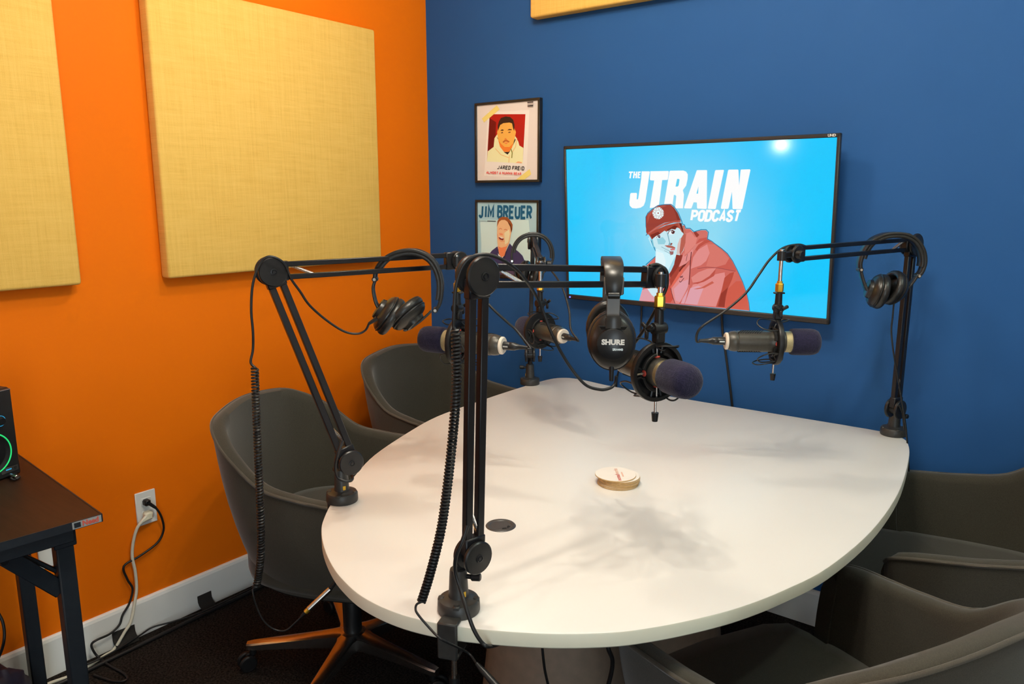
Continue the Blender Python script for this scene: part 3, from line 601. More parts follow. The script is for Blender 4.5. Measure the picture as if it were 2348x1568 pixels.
ART_COLOURS = [(250, 252, 252), (88, 205, 240), (22, 120, 160), (205, 104, 94), (222, 160, 170), (205, 232, 240), (140, 52, 42), (168, 66, 52), (112, 40, 34), (200, 78, 62), (225, 104, 84), (224, 140, 136), (222, 156, 164), (214, 128, 120), (150, 56, 46), (218, 124, 112), (188, 82, 70), (214, 118, 106), (200, 92, 80), (150, 70, 72), (222, 136, 128), (200, 96, 80), (184, 76, 60), (150, 56, 44), (212, 104, 88), (206, 92, 74), (96, 34, 40), (96, 40, 44), (96, 40, 50), (70, 28, 44), (208, 242, 250), (225, 246, 250), (168, 220, 236), (208, 112, 102), (222, 132, 122), (150, 58, 48), (196, 88, 78), (198, 232, 240), (185, 235, 248), (122, 196, 214), (150, 208, 222), (166, 70, 54), (122, 44, 34), (112, 38, 28), (176, 86, 70), (94, 34, 28), (196, 112, 96), (184, 96, 80), (214, 190, 186), (230, 248, 252), (70, 50, 70), (240, 250, 252), (232, 248, 252), (110, 50, 46), (30, 20, 30), (110, 40, 32), (120, 60, 56), (120, 170, 186), (150, 66, 52), (176, 104, 92), (214, 120, 124), (158, 104, 104), (196, 222, 228), (136, 172, 184), (152, 62, 52), (172, 80, 68), (130, 50, 42), (176, 84, 72), (196, 108, 96), (232, 250, 252), (222, 200, 194), (150, 22, 16), (95, 12, 10), (238, 212, 160), (60, 45, 35), (236, 152, 70), (205, 112, 44), (45, 26, 18), (70, 38, 18), (90, 50, 30), (196, 108, 48), (165, 85, 40), (210, 105, 70), (28, 18, 20), (205, 172, 115), (120, 118, 50), (225, 150, 110), (232, 188, 108), (30, 22, 25), (190, 45, 45), (40, 35, 38), (150, 140, 135), (178, 204, 210), (16, 78, 112), (120, 150, 160), (40, 60, 75), (52, 48, 84), (36, 32, 58), (72, 60, 84), (34, 24, 22), (228, 222, 232), (240, 166, 126), (214, 120, 80), (250, 196, 160), (132, 72, 36), (86, 42, 20), (190, 105, 72), (222, 132, 96), (112, 32, 24), (244, 232, 222), (200, 120, 85)]


# ------------------------------------------------------------------ camera, world, lamps, exposure
cam_d = bpy.data.cameras.new('camera')
cam = bpy.data.objects.new('camera', cam_d)
COL.objects.link(cam)
ax = [Vector(a) for a in CAM_AXES]
cam.matrix_world = Matrix.Translation(CAM_LOC) @ Matrix((ax[0], ax[1], ax[2])).transposed().to_4x4()
cam_d.sensor_width = 36.0
cam_d.lens = 1748.55 * 36 / 2348
cam_d.clip_start = 0.02
scn.camera = cam
scn.view_settings.view_transform = 'Standard'
scn.view_settings.look = 'None'
scn.view_settings.gamma = 1.0
scn.view_settings.use_curve_mapping = False
scn.view_settings.exposure = 0.0
world = bpy.data.worlds.new('world')
scn.world = world
world.use_nodes = True
world.node_tree.nodes['Background'].inputs[0].default_value = (0.5, 0.5, 0.55, 1)
world.node_tree.nodes['Background'].inputs[1].default_value = 0.0

def point_lamp(name, loc, watts, colour, radius):
    d = bpy.data.lights.new(name, 'POINT')
    d.energy = watts; d.color = colour; d.shadow_soft_size = radius
    o = bpy.data.objects.new(name, d); o.location = loc
    COL.objects.link(o)
    return o

WARM = (1.0, 0.91, 0.76)
for k, (dx, dy, w) in enumerate([(-.14, .05, 1.75), (.04, .13, 1.75), (.17, -.05, 1.6), (-.03, -.15, 1.6)]):
    point_lamp('ceiling_spot_light', (1.82 + dx, -1.66 + dy, 2.45), 8.5 * w, WARM, .022)
point_lamp('ceiling_side_light', (1.05, -1.0, 2.45), 20, WARM, .06)
point_lamp('ceiling_corner_light', (2.95, -.85, 2.45), 17, (.82, 1.0, .88), .06)
ad = bpy.data.lights.new('cool_fill_light', 'AREA')  # added cool fill, out of view: lifts the baseboard, lower orange wall and shadows
ad.shape = 'RECTANGLE'; ad.size = 1.2; ad.size_y = 1.9; ad.energy = 44; ad.color = (.76, .91, 1.0)
ao = bpy.data.objects.new('cool_fill_light', ad); ao.location = (3.62, -3.35, 1.05); ao.rotation_euler = (R(90), 0, R(68))
COL.objects.link(ao)
point_lamp('desk_bulb_light', (.42, -3.05, 1.39), 5, (1.0, .95, .9), .028)

# ------------------------------------------------------------------ materials
def srgb(r, g, b):
    f = lambda c: ((c / 255 + .055) / 1.055) ** 2.4 if c > 10 else c / 255 / 12.92
    return (f(r), f(g), f(b), 1.0)

def mat(name, col, rough=.5, metal=0.0, spec=.5, emit=None, estr=1.0, noise=None, bump=None, coat=0.0, sheen=0.0):
    """noise = (scale, second colour, stretch) mixes two colours; bump = (scale, strength, distance, stretch)."""
    m = bpy.data.materials.new(name); m.use_nodes = True
    nt = m.node_tree; b = nt.nodes['Principled BSDF']
    b.inputs['Base Color'].default_value = col
    b.inputs['Roughness'].default_value = rough
    b.inputs['Metallic'].default_value = metal
    b.inputs['Specular IOR Level'].default_value = spec
    b.inputs['Coat Weight'].default_value = coat
    b.inputs['Coat Roughness'].default_value = .12
    b.inputs['Sheen Weight'].default_value = sheen
    if emit:
        b.inputs['Emission Color'].default_value = emit
        b.inputs['Emission Strength'].default_value = estr
    def ntex(scale, stretch, detail=4):
        tc = nt.nodes.new('ShaderNodeTexCoord'); mp = nt.nodes.new('ShaderNodeMapping')
        mp.inputs['Scale'].default_value = stretch
        nt.links.new(tc.outputs['Object'], mp.inputs['Vector'])
        n = nt.nodes.new('ShaderNodeTexNoise'); n.inputs['Scale'].default_value = scale; n.inputs['Detail'].default_value = detail
        nt.links.new(mp.outputs['Vector'], n.inputs['Vector'])
        return n
    if noise:
        n = ntex(noise[0], noise[2] if len(noise) > 2 else (1, 1, 1))
        rp = nt.nodes.new('ShaderNodeValToRGB')
        rp.color_ramp.elements[0].position = .35; rp.color_ramp.elements[1].position = .68
        rp.color_ramp.elements[0].color = col; rp.color_ramp.elements[1].color = noise[1]
        nt.links.new(n.outputs['Fac'], rp.inputs['Fac'])
        nt.links.new(rp.outputs['Color'], b.inputs['Base Color'])
    if bump:
        n = ntex(bump[0], bump[3] if len(bump) > 3 else (1, 1, 1))
        bp = nt.nodes.new('ShaderNodeBump'); bp.inputs['Strength'].default_value = bump[1]; bp.inputs['Distance'].default_value = bump[2]
        nt.links.new(n.outputs['Fac'], bp.inputs['Height'])
        nt.links.new(bp.outputs['Normal'], b.inputs['Normal'])
    return m

def linen(name, ca, cb, cc, along):
    """woven cloth: two sets of stretched threads crossing, with thicker slubs; ALONG: the world axis of the cloth's width."""
    m = mat(name, ca, .95, spec=.15)
    nt = m.node_tree; b = nt.nodes['Principled BSDF']
    tc = nt.nodes.new('ShaderNodeTexCoord')
    outs = []
    for (sw, sh, sc, det) in ((420, 14, 1, 3), (14, 420, 1, 3), (120, 4, 1, 2), (6, 70, 1, 2), (560, 560, 1, 1)):
        mp = nt.nodes.new('ShaderNodeMapping')
        mp.inputs['Scale'].default_value = (sw, 1, sh) if along == 'x' else (1, sw, sh)
        nt.links.new(tc.outputs['Object'], mp.inputs['Vector'])
        n = nt.nodes.new('ShaderNodeTexNoise'); n.inputs['Scale'].default_value = sc; n.inputs['Detail'].default_value = det
        nt.links.new(mp.outputs['Vector'], n.inputs['Vector'])
        outs.append(n.outputs['Fac'])
    acc = outs[0]
    for o2 in outs[1:]:
        ad = nt.nodes.new('ShaderNodeMath'); ad.operation = 'ADD'
        nt.links.new(acc, ad.inputs[0]); nt.links.new(o2, ad.inputs[1]); acc = ad.outputs[0]
    dv = nt.nodes.new('ShaderNodeMath'); dv.operation = 'DIVIDE'; dv.inputs[1].default_value = len(outs)
    nt.links.new(acc, dv.inputs[0])
    rp = nt.nodes.new('ShaderNodeValToRGB')
    e = rp.color_ramp.elements
    e[0].position = .34; e[0].color = cb; e[1].position = .68; e[1].color = cc
    mid = rp.color_ramp.elements.new(.5); mid.color = ca
    nt.links.new(dv.outputs[0], rp.inputs['Fac']); nt.links.new(rp.outputs['Color'], b.inputs['Base Color'])
    bp = nt.nodes.new('ShaderNodeBump'); bp.inputs['Strength'].default_value = .35; bp.inputs['Distance'].default_value = .002
    nt.links.new(dv.outputs[0], bp.inputs['Height']); nt.links.new(bp.outputs['Normal'], b.inputs['Normal'])
    return m

M_ORANGE = mat('orange_paint', (.80, .165, .002, 1), .6, spec=.12, noise=(1.4, (.83, .175, .0025, 1)), bump=(260, .12, .001))
M_BLUE = mat('blue_paint', (.019, .086, .255, 1), .6, spec=.12, noise=(1.2, (.022, .092, .265, 1)), bump=(260, .12, .001))
M_WHITE_WALL = mat('pale_wall_paint', (.62, .60, .56, 1), .7, noise=(2, (.6, .58, .54, 1)))
M_CEIL = mat('ceiling_paint', (.7, .69, .66, 1), .8, noise=(2, (.68, .67, .64, 1)))
M_TRIM = mat('white_trim_paint', (.86, .88, .86, 1), .4, noise=(3, (.84, .86, .83, 1)))
M_LINEN_Y = linen('straw_linen_left', (.78, .49, .115, 1), (.66, .39, .078, 1), (.86, .57, .16, 1), 'y')
M_LINEN_X = linen('straw_linen_back', (.78, .49, .115, 1), (.66, .39, .078, 1), (.86, .57, .16, 1), 'x')
M_TABLE = mat('white_laminate', (.74, .715, .675, 1), .34, spec=.35, noise=(3, (.755, .73, .69, 1)))
M_TABLE_EDGE = mat('cream_edge_band', (.70, .69, .55, 1), .4, noise=(4, (.72, .70, .57, 1)))
M_PEDESTAL = mat('taupe_laminate', (.20, .15, .11, 1), .6, noise=(40, (.23, .17, .125, 1)))
M_FABRIC = mat('charcoal_upholstery', (.029, .026, .018, 1), .85, spec=.2, noise=(620, (.049, .044, .031, 1)), bump=(900, .3, .0006), sheen=.25)
M_PIPING = mat('upholstery_piping', (.055, .046, .034, 1), .8, spec=.25, noise=(700, (.075, .064, .048, 1)), sheen=.2)
M_DARK = mat('black_plastic', (.006, .006, .0065, 1), .42, spec=.35, noise=(30, (.009, .009, .0095, 1)))
M_SATIN = mat('satin_black_plastic', (.011, .011, .012, 1), .32, spec=.4, noise=(25, (.015, .015, .015, 1)))
M_METALBLK = mat('black_painted_metal', (.006, .006, .008, 1), .36, spec=.4, noise=(20, (.009, .009, .011, 1)))
M_CAST = mat('grey_black_casting', (.026, .026, .025, 1), .42, spec=.45, noise=(90, (.034, .034, .032, 1)))
M_RUBBER = mat('cable_rubber', (.008, .008, .009, 1), .45, spec=.4, noise=(60, (.012, .012, .012, 1)))
M_GREYCORD = mat('grey_spring_steel', (.55, .55, .56, 1), .35, metal=1.0)
M_STEEL = mat('polished_steel', (.72, .68, .62, 1), .22, metal=1.0, noise=(50, (.66, .62, .58, 1)))
M_ALU = mat('polished_aluminium', (.78, .76, .74, 1), .27, metal=1.0, noise=(30, (.74, .72, .70, 1)))
M_GOLD = mat('brass', (.85, .52, .06, 1), .3, metal=.9, noise=(60, (.80, .48, .05, 1)))
M_MESH = mat('champagne_wire_mesh', (.62, .52, .30, 1), .4, metal=.8, noise=(1800, (.25, .2, .1, 1)), bump=(1500, .6, .001))
M_MICBODY = mat('graphite_metal', (.050, .046, .038, 1), .38, metal=.35, spec=.5, noise=(200, (.06, .055, .046, 1)))
M_FOAM = mat('navy_foam', (.012, .011, .030, 1), .95, spec=.1, noise=(260, (.024, .021, .05, 1)), bump=(420, .8, .002), sheen=.15)
M_BONE = mat('bone_plastic', (.72, .63, .52, 1), .4)
M_RED = mat('red_grommet', (.62, .07, .045, 1), .4)
M_LEATHER = mat('black_leatherette', (.010, .0095, .009, 1), .36, spec=.5, noise=(120, (.015, .0145, .013, 1)), bump=(70, .5, .002))
M_PHONE = mat('headphone_plastic', (.013, .012, .0105, 1), .33, spec=.45, noise=(40, (.017, .016, .014, 1)))
M_PHONEGREY = mat('headphone_grey_shell', (.09, .082, .07, 1), .4, spec=.5, noise=(40, (.1, .09, .078, 1)))
M_BLUEMARK = mat('blue_mark', (.01, .10, .55, 1), .4)
M_WHITEINK = mat('pale_print', (.75, .72, .66, 1), .5)
M_SILVERINK = mat('silver_print', (.55, .58, .55, 1), .35, metal=.3)
M_STICKER = mat('silver_sticker', (.38, .40, .40, 1), .35, metal=.3)
M_REDINK = mat('red_print', (.55, .09, .06, 1), .5)
M_PALERED = mat('pale_orange_print', (.75, .45, .33, 1), .5)
M_KRAFT = mat('kraft_board', (.50, .31, .12, 1), .8, noise=(90, (.55, .35, .15, 1)))
M_COASTER = mat('coaster_white_face', (.80, .76, .70, 1), .7, noise=(30, (.78, .74, .68, 1)))
M_GROMMET = mat('grommet_plastic', (.045, .042, .04, 1), .4, noise=(60, (.055, .05, .047, 1)))
M_HOLE = mat('dark_hollow', (.003, .003, .003, 1), .9)
M_CARPET = mat('black_carpet', (.008, .0065, .006, 1), 1.0, spec=.05, noise=(170, (.045, .037, .032, 1)), bump=(260, 1.0, .006))
M_DESK = mat('dark_walnut_laminate', (.024, .010, .0055, 1), .5, spec=.25, noise=(9, (.034, .015, .008, 1), (1, 14, 1)), bump=(500, .08, .0004))
M_STEELBLK = mat('black_powder_coat', (.008, .012, .018, 1), .42, spec=.5, noise=(80, (.011, .015, .021, 1)))
M_SPK = mat('speaker_vinyl', (.012, .014, .017, 1), .4, noise=(60, (.016, .018, .021, 1)))
M_GREEN = mat('green_glow_ring', (.01, .2, .06, 1), .4, emit=(.02, .62, .16, 1), estr=1.0)
M_CYAN = mat('cyan_glow_ring', (.01, .1, .2, 1), .4, emit=(.03, .35, .62, 1), estr=.8)
M_BAG = mat('navy_nylon', (.008, .010, .028, 1), .55, noise=(25, (.012, .015, .04, 1)), bump=(14, .5, .01))
M_PLATE = mat('white_plate_plastic', (.74, .75, .72, 1), .35)
M_IVORY = mat('ivory_plug_plastic', (.72, .68, .52, 1), .4)
M_WHITECORD = mat('ivory_cord', (.70, .68, .56, 1), .5)
M_VELCRO = mat('black_hook_tape', (.012, .011, .010, 1), .95, noise=(500, (.022, .02, .018, 1)))
M_BEZEL = mat('tv_bezel_plastic', (.020, .017, .016, 1), .38, noise=(300, (.028, .024, .022, 1)))
M_BLUELED = mat('blue_led', (.02, .02, .4, 1), .3, emit=(.10, .14, 1, 1), estr=2.5)
M_FRAME = mat('black_frame_moulding', (.014, .012, .011, 1), .35, noise=(40, (.018, .016, .014, 1)))
M_PAPER_A = mat('white_art_paper', (.80, .73, .68, 1), .6, spec=.3)
M_PAPER_B = mat('pale_blue_art_paper', (.34, .60, .72, 1), .5, spec=.3, noise=(5, (.46, .68, .76, 1)))
M_GRIME = mat('mustard_tag', (.75, .42, .02, 1), .5)

def screen_material():
    m = bpy.data.materials.new('lit_screen'); m.use_nodes = True
    nt = m.node_tree; b = nt.nodes['Principled BSDF']
    b.inputs['Base Color'].default_value = (.004, .004, .005, 1); b.inputs['Roughness'].default_value = .085
    b.inputs['Specular IOR Level'].default_value = .45
    tc = nt.nodes.new('ShaderNodeTexCoord'); mp = nt.nodes.new('ShaderNodeMapping')
    mp.inputs['Location'].default_value = (.02, 0, .02)
    mp.inputs['Scale'].default_value = (2.1, 1, 2.5)
    gr = nt.nodes.new('ShaderNodeTexGradient'); gr.gradient_type = 'QUADRATIC_SPHERE'
    nt.links.new(tc.outputs['Object'], mp.inputs['Vector']); nt.links.new(mp.outputs['Vector'], gr.inputs['Vector'])
    rp = nt.nodes.new('ShaderNodeValToRGB')
    rp.color_ramp.elements[0].color = (.0, .56, .98, 1); rp.color_ramp.elements[1].color = (.26, .70, .90, 1)
    rp.color_ramp.elements[1].position = .55
    nt.links.new(gr.outputs['Fac'], rp.inputs['Fac']); nt.links.new(rp.outputs['Color'], b.inputs['Emission Color'])
    b.inputs['Emission Strength'].default_value = 1.0
    return m
M_SCREEN = screen_material()
INK, GLOWINK = {}, {}
def ink(i, glow=False):
    d = GLOWINK if glow else INK
    if i not in d:
        c = srgb(*ART_COLOURS[i])
        if glow:
            d[i] = mat('screen_colour', (.004, .004, .005, 1), .085, spec=.45, emit=c, estr=1.0)
        else:
            d[i] = mat('print_colour', tuple(min(v * 1.45, .88) for v in c[:3]) + (1,), .5, spec=.3)
    return d[i]

# ------------------------------------------------------------------ mesh helpers
def crom(pts, per=8, closed=False):
    """Catmull-Rom through the points."""
    P = [Vector(p) for p in pts]; n = len(P); out = []
    rng = range(n if closed else n - 1)
    for i in rng:
        if closed:
            a, b, c, d = P[i - 1], P[i], P[(i + 1) % n], P[(i + 2) % n]
        else:
            a, b, c, d = P[max(i - 1, 0)], P[i], P[i + 1], P[min(i + 2, n - 1)]
        for k in range(per):
            t = k / per
            out.append(.5 * ((2 * b) + (c - a) * t + (2 * a - 5 * b + 4 * c - d) * t * t + (3 * b - a - 3 * c + d) * t ** 3))
    if not closed:
        out.append(P[-1].copy())
    return out

def frames(path, closed=False, up=None):
    """tangent and two normals along a path, by parallel transport."""
    n = len(path); T = []
    for i in range(n):
        if closed:
            t = path[(i + 1) % n] - path[i - 1]
        else:
            t = path[min(i + 1, n - 1)] - path[max(i - 1, 0)]
        T.append(t.normalized() if t.length > 1e-9 else Vector((0, 0, 1)))
    if up is None:
        up = Vector((0, 0, 1)) if abs(T[0].z) < .9 else Vector((1, 0, 0))
    N = []
    v = Vector(up)
    for t in T:
        v = v - t * v.dot(t)
        if v.length < 1e-6:
            v = t.orthogonal()
        v.normalize(); N.append(v.copy())
    return T, N, [t.cross(nn) for t, nn in zip(T, N)]

class MB:
    def __init__(s):
        s.v = []; s.f = []; s.m = []; s.x = Matrix.Identity(4)
    def add(s, vs, fs, mi=0):
        o = len(s.v)
        s.v += [s.x @ Vector(v) for v in vs]
        s.f += [tuple(i + o for i in f) for f in fs]; s.m += [mi] * len(fs)
        return s
    def box(s, c, d, rot=None, bev=0.0, seg=1, mi=0):
        bm = bmesh.new(); bmesh.ops.create_cube(bm, size=1.0)
        for v in bm.verts:
            v.co = Vector((v.co.x * d[0], v.co.y * d[1], v.co.z * d[2]))
        if bev > 0:
            bmesh.ops.bevel(bm, geom=list(bm.edges), offset=min(bev, min(d) * .49), segments=seg, profile=.5, affect='EDGES')
        bm.verts.index_update()
        m = (rot.to_4x4() if rot is not None else Matrix.Identity(4)); m = Matrix.Translation(c) @ m
        s.add([m @ v.co for v in bm.verts], [tuple(v.index for v in f.verts) for f in bm.faces], mi)
        bm.free(); return s
    def bar(s, a, b, w, h, up=(0, 0, 1), bev=0.0, mi=0):
        """box from point a to point b, w across and h along UP."""
        a, b = Vector(a), Vector(b); d = (b - a); L = d.length; d.normalize()
        u = Vector(up); u = (u - d * u.dot(d)).normalized(); sd = u.cross(d)
        return s.box((a + b) / 2, (L, w, h), Matrix((d, sd, u)).transposed(), bev, 1, mi)
    def tube(s, path, r, n=8, closed=False, cap=True, mi=0, up=None, flat=None):
        P = [Vector(p) for p in path]; m = len(P); T, N, B = frames(P, closed, up); vs = []; fs = []
        for i in range(m):
            ri = r[i] if isinstance(r, (list, tuple)) else r
            rn, rb = (ri, ri) if flat is None else (ri * flat[0], ri * flat[1])
            for k in range(n):
                a = 2 * PI * k / n
                vs.append(P[i] + N[i] * math.cos(a) * rn + B[i] * math.sin(a) * rb)
        for i in range(m if closed else m - 1):
            j = (i + 1) % m
            for k in range(n):
                l = (k + 1) % n
                fs.append((i * n + k, i * n + l, j * n + l, j * n + k))
        if cap and not closed:
            fs.append(tuple(range(n))[::-1]); fs.append(tuple((m - 1) * n + k for k in range(n)))
        return s.add(vs, fs, mi)
    def strip(s, path, w, t, wdir, mi=0, wl=None):
        """rectangular bar swept along a path: W along the direction WDIR, T across it."""
        P = [Vector(p) for p in path]; m = len(P); T, _, _ = frames(P); vs = []; fs = []
        for i in range(m):
            wd = Vector(wdir); wd = (wd - T[i] * wd.dot(T[i])).normalized(); td = T[i].cross(wd)
            ww = wl[i] if wl else w
            c = .22
            for (a, b) in ((-1 + c * t / ww, -1), (1 - c * t / ww, -1), (1, -1 + c), (1, 1 - c), (1 - c * t / ww, 1), (-1 + c * t / ww, 1), (-1, 1 - c), (-1, -1 + c)):
                vs.append(P[i] + wd * a * ww / 2 + td * b * t / 2)
        for i in range(m - 1):
            for k in range(8):
                l = (k + 1) % 8
                fs.append((i * 8 + k, i * 8 + l, i * 8 + 8 + l, i * 8 + 8 + k))
        fs.append(tuple(range(8))); fs.append(tuple((m - 1) * 8 + k for k in range(8)))
        return s.add(vs, fs, mi)
    def lathe(s, prof, n=24, mtx=None, mi=0, wob=0.0, wn=30):
        vs = []; fs = []; m = mtx or Matrix.Identity(4); rings = []
        for (r, z) in prof:
            if r < 1e-6:
                rings.append([len(vs)]); vs.append(m @ Vector((0, 0, z)))
            else:
                idx = []
                for k in range(n):
                    a = 2 * PI * k / n; rr = r * (1 + wob * math.sin(a * wn) * (.6 + .4 * math.sin(a * 3)))
                    idx.append(len(vs)); vs.append(m @ Vector((rr * math.cos(a), rr * math.sin(a), z)))
                rings.append(idx)
        for a, b in zip(rings, rings[1:]):
            for k in range(n):
                l = (k + 1) % n
                if len(a) == 1 and len(b) == 1: continue
                if len(a) == 1: fs.append((a[0], b[k], b[l]))
                elif len(b) == 1: fs.append((a[k], a[l], b[0]))
                else: fs.append((a[k], a[l], b[l], b[k]))
        if len(rings[0]) > 1: fs.append(tuple(rings[0]))
        if len(rings[-1]) > 1: fs.append(tuple(rings[-1]))
        return s.add(vs, fs, mi)
    def cyl(s, a, b, r, n=16, r2=None, mi=0, bev=0.0):
        a, b = Vector(a), Vector(b); d = b - a; q = d.to_track_quat('Z', 'Y').to_matrix().to_4x4(); L = d.length
        r2 = r if r2 is None else r2
        prof = [(r, 0), (r2, L)] if not bev else [(r - bev, 0), (r, bev), (r2, L - bev), (r2 - bev, L)]
        return s.lathe(prof, n, Matrix.Translation(a) @ q, mi)
    def sphere(s, c, r, n=12, mi=0):
        sc = r if isinstance(r, (tuple, list)) else (r, r, r)
        pr = [(math.sin(PI * k / (n // 2 + 2)), -math.cos(PI * k / (n // 2 + 2))) for k in range(n // 2 + 3)]
        return s.lathe([(a if a > 1e-5 else 0, b) for a, b in pr], n, Matrix.Translation(c) @ Matrix.Diagonal((sc[0], sc[1], sc[2], 1)), mi)
    def prism(s, poly, z0, z1, mi=0, mtx=None):
        n = len(poly); m = mtx or Matrix.Identity(4)
        vs = [m @ Vector((p[0], p[1], z0)) for p in poly] + [m @ Vector((p[0], p[1], z1)) for p in poly]
        fs = [tuple(range(n))[::-1], tuple(range(n, 2 * n))] + [(i, (i + 1) % n, n + (i + 1) % n, n + i) for i in range(n)]
        return s.add(vs, fs, mi)
    def helix(s, path, rad, wire, pitch, n=5, per=10, mi=0):
        P = [Vector(p) for p in path]; acc = [0.0]
        for a, b in zip(P, P[1:]): acc.append(acc[-1] + (b - a).length)
        T, N, B = frames(P); L = acc[-1]; steps = int(L / pitch * per); out = []; j = 0
        for q in range(steps + 1):
            d = L * q / steps
            while j < len(P) - 2 and acc[j + 1] < d: j += 1
            t = (d - acc[j]) / max(acc[j + 1] - acc[j], 1e-9)
            c = P[j].lerp(P[j + 1], t); nn = N[j].lerp(N[j + 1], t).normalized(); bb = B[j].lerp(B[j + 1], t).normalized()
            a = 2 * PI * q / per
            out.append(c + nn * rad * math.cos(a) + bb * rad * math.sin(a))
        return s.tube(out, wire, n, mi=mi)
    def mesh(s, name, mats, smooth=40, fixn=True):
        me = bpy.data.meshes.new(name)
        me.from_pydata([tuple(v) for v in s.v], [], s.f)
        for m in (mats if isinstance(mats, (list, tuple)) else [mats]): me.materials.append(m)
        me.polygons.foreach_set('material_index', s.m)
        if fixn:
            bm = bmesh.new(); bm.from_mesh(me); bmesh.ops.recalc_face_normals(bm, faces=bm.faces[:]); bm.to_mesh(me); bm.free()
        if smooth:
            me.polygons.foreach_set('use_smooth', [True] * len(me.polygons))
            me.set_sharp_from_angle(angle=R(smooth))
        me.update(); return me

def tag(o, label=None, cat=None, group=None, kind=None):
    if label: o['label'] = label
    if cat: o['category'] = cat
    if group: o['group'] = group
    if kind: o['kind'] = kind
    return o

def put(name, me, parent=None):
    o = bpy.data.objects.new(name, me); COL.objects.link(o)
    if parent is not None: o.parent = parent
    return o

def thing(name, label, cat, loc=(0, 0, 0), rotz=0.0, group=None):
    o = bpy.data.objects.new(name, None); COL.objects.link(o)
    o.location = loc; o.rotation_euler = (0, 0, rotz); o.empty_display_size = .05
    return tag(o, label, cat, group)

def root_of(o):
    while o.parent is not None: o = o.parent
    return o

def part(parent, name, mb, mats, world=True, smooth=40, label=None, fixn=True):
    """one mesh object under PARENT; WORLD: the mesh is given in room coordinates, else in the thing's own."""
    me = mb.mesh(name, mats, smooth, fixn)
    r = root_of(parent)
    if world:
        inv = (Matrix.Translation(r.location) @ r.rotation_euler.to_matrix().to_4x4()).inverted()
        me.transform(inv)
    o = put(name, me, parent)
    if label: o['label'] = label
    return o

def single(name, mb, mats, label, cat, group=None, smooth=40, base=None):
    """a thing that is one mesh; BASE: where its origin lies."""
    me = mb.mesh(name, mats, smooth)
    o = put(name, me)
    if base is not None:
        me.transform(Matrix.Translation(-Vector(base))); o.location = base
    return tag(o, label, cat, group)

def structure(name, mb, mats, parent=None, smooth=0):
    o = put(name, mb.mesh(name, mats, smooth), parent)
    if parent is None: o['kind'] = 'structure'
    return o

def copy_tree(o, parent=None):
    c = o.copy(); COL.objects.link(c)
    if parent is not None: c.parent = parent
    for ch in list(o.children): copy_tree(ch, c)
    return c

def flat_art(mb, art, glow, base_y, step, toward=-1):
    """flat coloured shapes, each a hair in front of the last; (x, z) in tenths of a millimetre."""
    used = []
    for k, (ci, pts) in enumerate(art):
        if ci not in used: used.append(ci)
        y = base_y + toward * step * (k + 1)
        mb.add([(a * 1e-4, y, b * 1e-4) for a, b in pts], [tuple(range(len(pts)))], used.index(ci))
    return [ink(c, glow) for c in used]

def text_mb(body, size, mtx, bold=0.0, shear=0.0, xs=1.0, depth=.0003):
    cu = bpy.data.curves.new('lettering', 'FONT'); cu.body = body; cu.size = size; cu.offset = bold; cu.shear = shear
    cu.align_x = 'CENTER'; cu.align_y = 'CENTER'; cu.resolution_u = 3; cu.extrude = depth
    o = bpy.data.objects.new('lettering', cu); COL.objects.link(o)
    dg = bpy.context.evaluated_depsgraph_get()
    me = bpy.data.meshes.new_from_object(o.evaluated_get(dg))
    mb = MB(); m = mtx @ Matrix.Diagonal((xs, 1, 1, 1))
    mb.add([m @ v.co for v in me.vertices], [tuple(p.vertices) for p in me.polygons])
    bpy.data.objects.remove(o); bpy.data.meshes.remove(me); bpy.data.curves.remove(cu)
    return mb

def axis_mtx(loc, z, x=None):
    """matrix with its Z along z at loc, and X as near x as it can be."""
    z = Vector(z).normalized(); x = Vector(x) if x is not None else z.orthogonal()
    x = (x - z * x.dot(z)).normalized(); y = z.cross(x)
    return Matrix.Translation(loc) @ Matrix((x, y, z)).transposed().to_4x4()

# ------------------------------------------------------------------ the room
X1, Y1, H = 3.7, -4.6, 2.62
structure('floor', MB().box((X1 / 2, Y1 / 2, -.05), (X1 + .4, -Y1 + .4, .1)), M_CARPET)
structure('ceiling', MB().box((X1 / 2, Y1 / 2, H + .05), (X1 + .4, -Y1 + .4, .1)), M_CEIL)
structure('wall_left', MB().box((-.06, Y1 / 2, H / 2), (.12, -Y1 + .2, H)), M_ORANGE)
structure('wall_back', MB().box((X1 / 2, .06, H / 2), (X1 + .2, .12, H)), M_BLUE)
structure('wall_right', MB().box((X1 + .06, Y1 / 2, H / 2), (.12, -Y1 + .2, H)), M_WHITE_WALL)
structure('wall_front', MB().box((X1 / 2, Y1 - .06, H / 2), (X1 + .2, .12, H)), M_WHITE_WALL)
structure('baseboard_left', MB().prism([(0, 0), (.014, 0), (.014, .112), (.011, .121), (.006, .124), (0, .124)], -Y1 - .01, 0,
          mtx=Matrix(((1, 0, 0, 0), (0, 0, -1, 0), (0, 1, 0, 0), (0, 0, 0, 1)))), M_TRIM)
structure('baseboard_back', MB().prism([(0, 0), (.014, 0), (.014, .112), (.011, .121), (.006, .124), (0, .124)], .014, X1,
          mtx=Matrix(((0, 0, 1, 0), (-1, 0, 0, 0), (0, 1, 0, 0), (0, 0, 0, 1)))), M_TRIM)

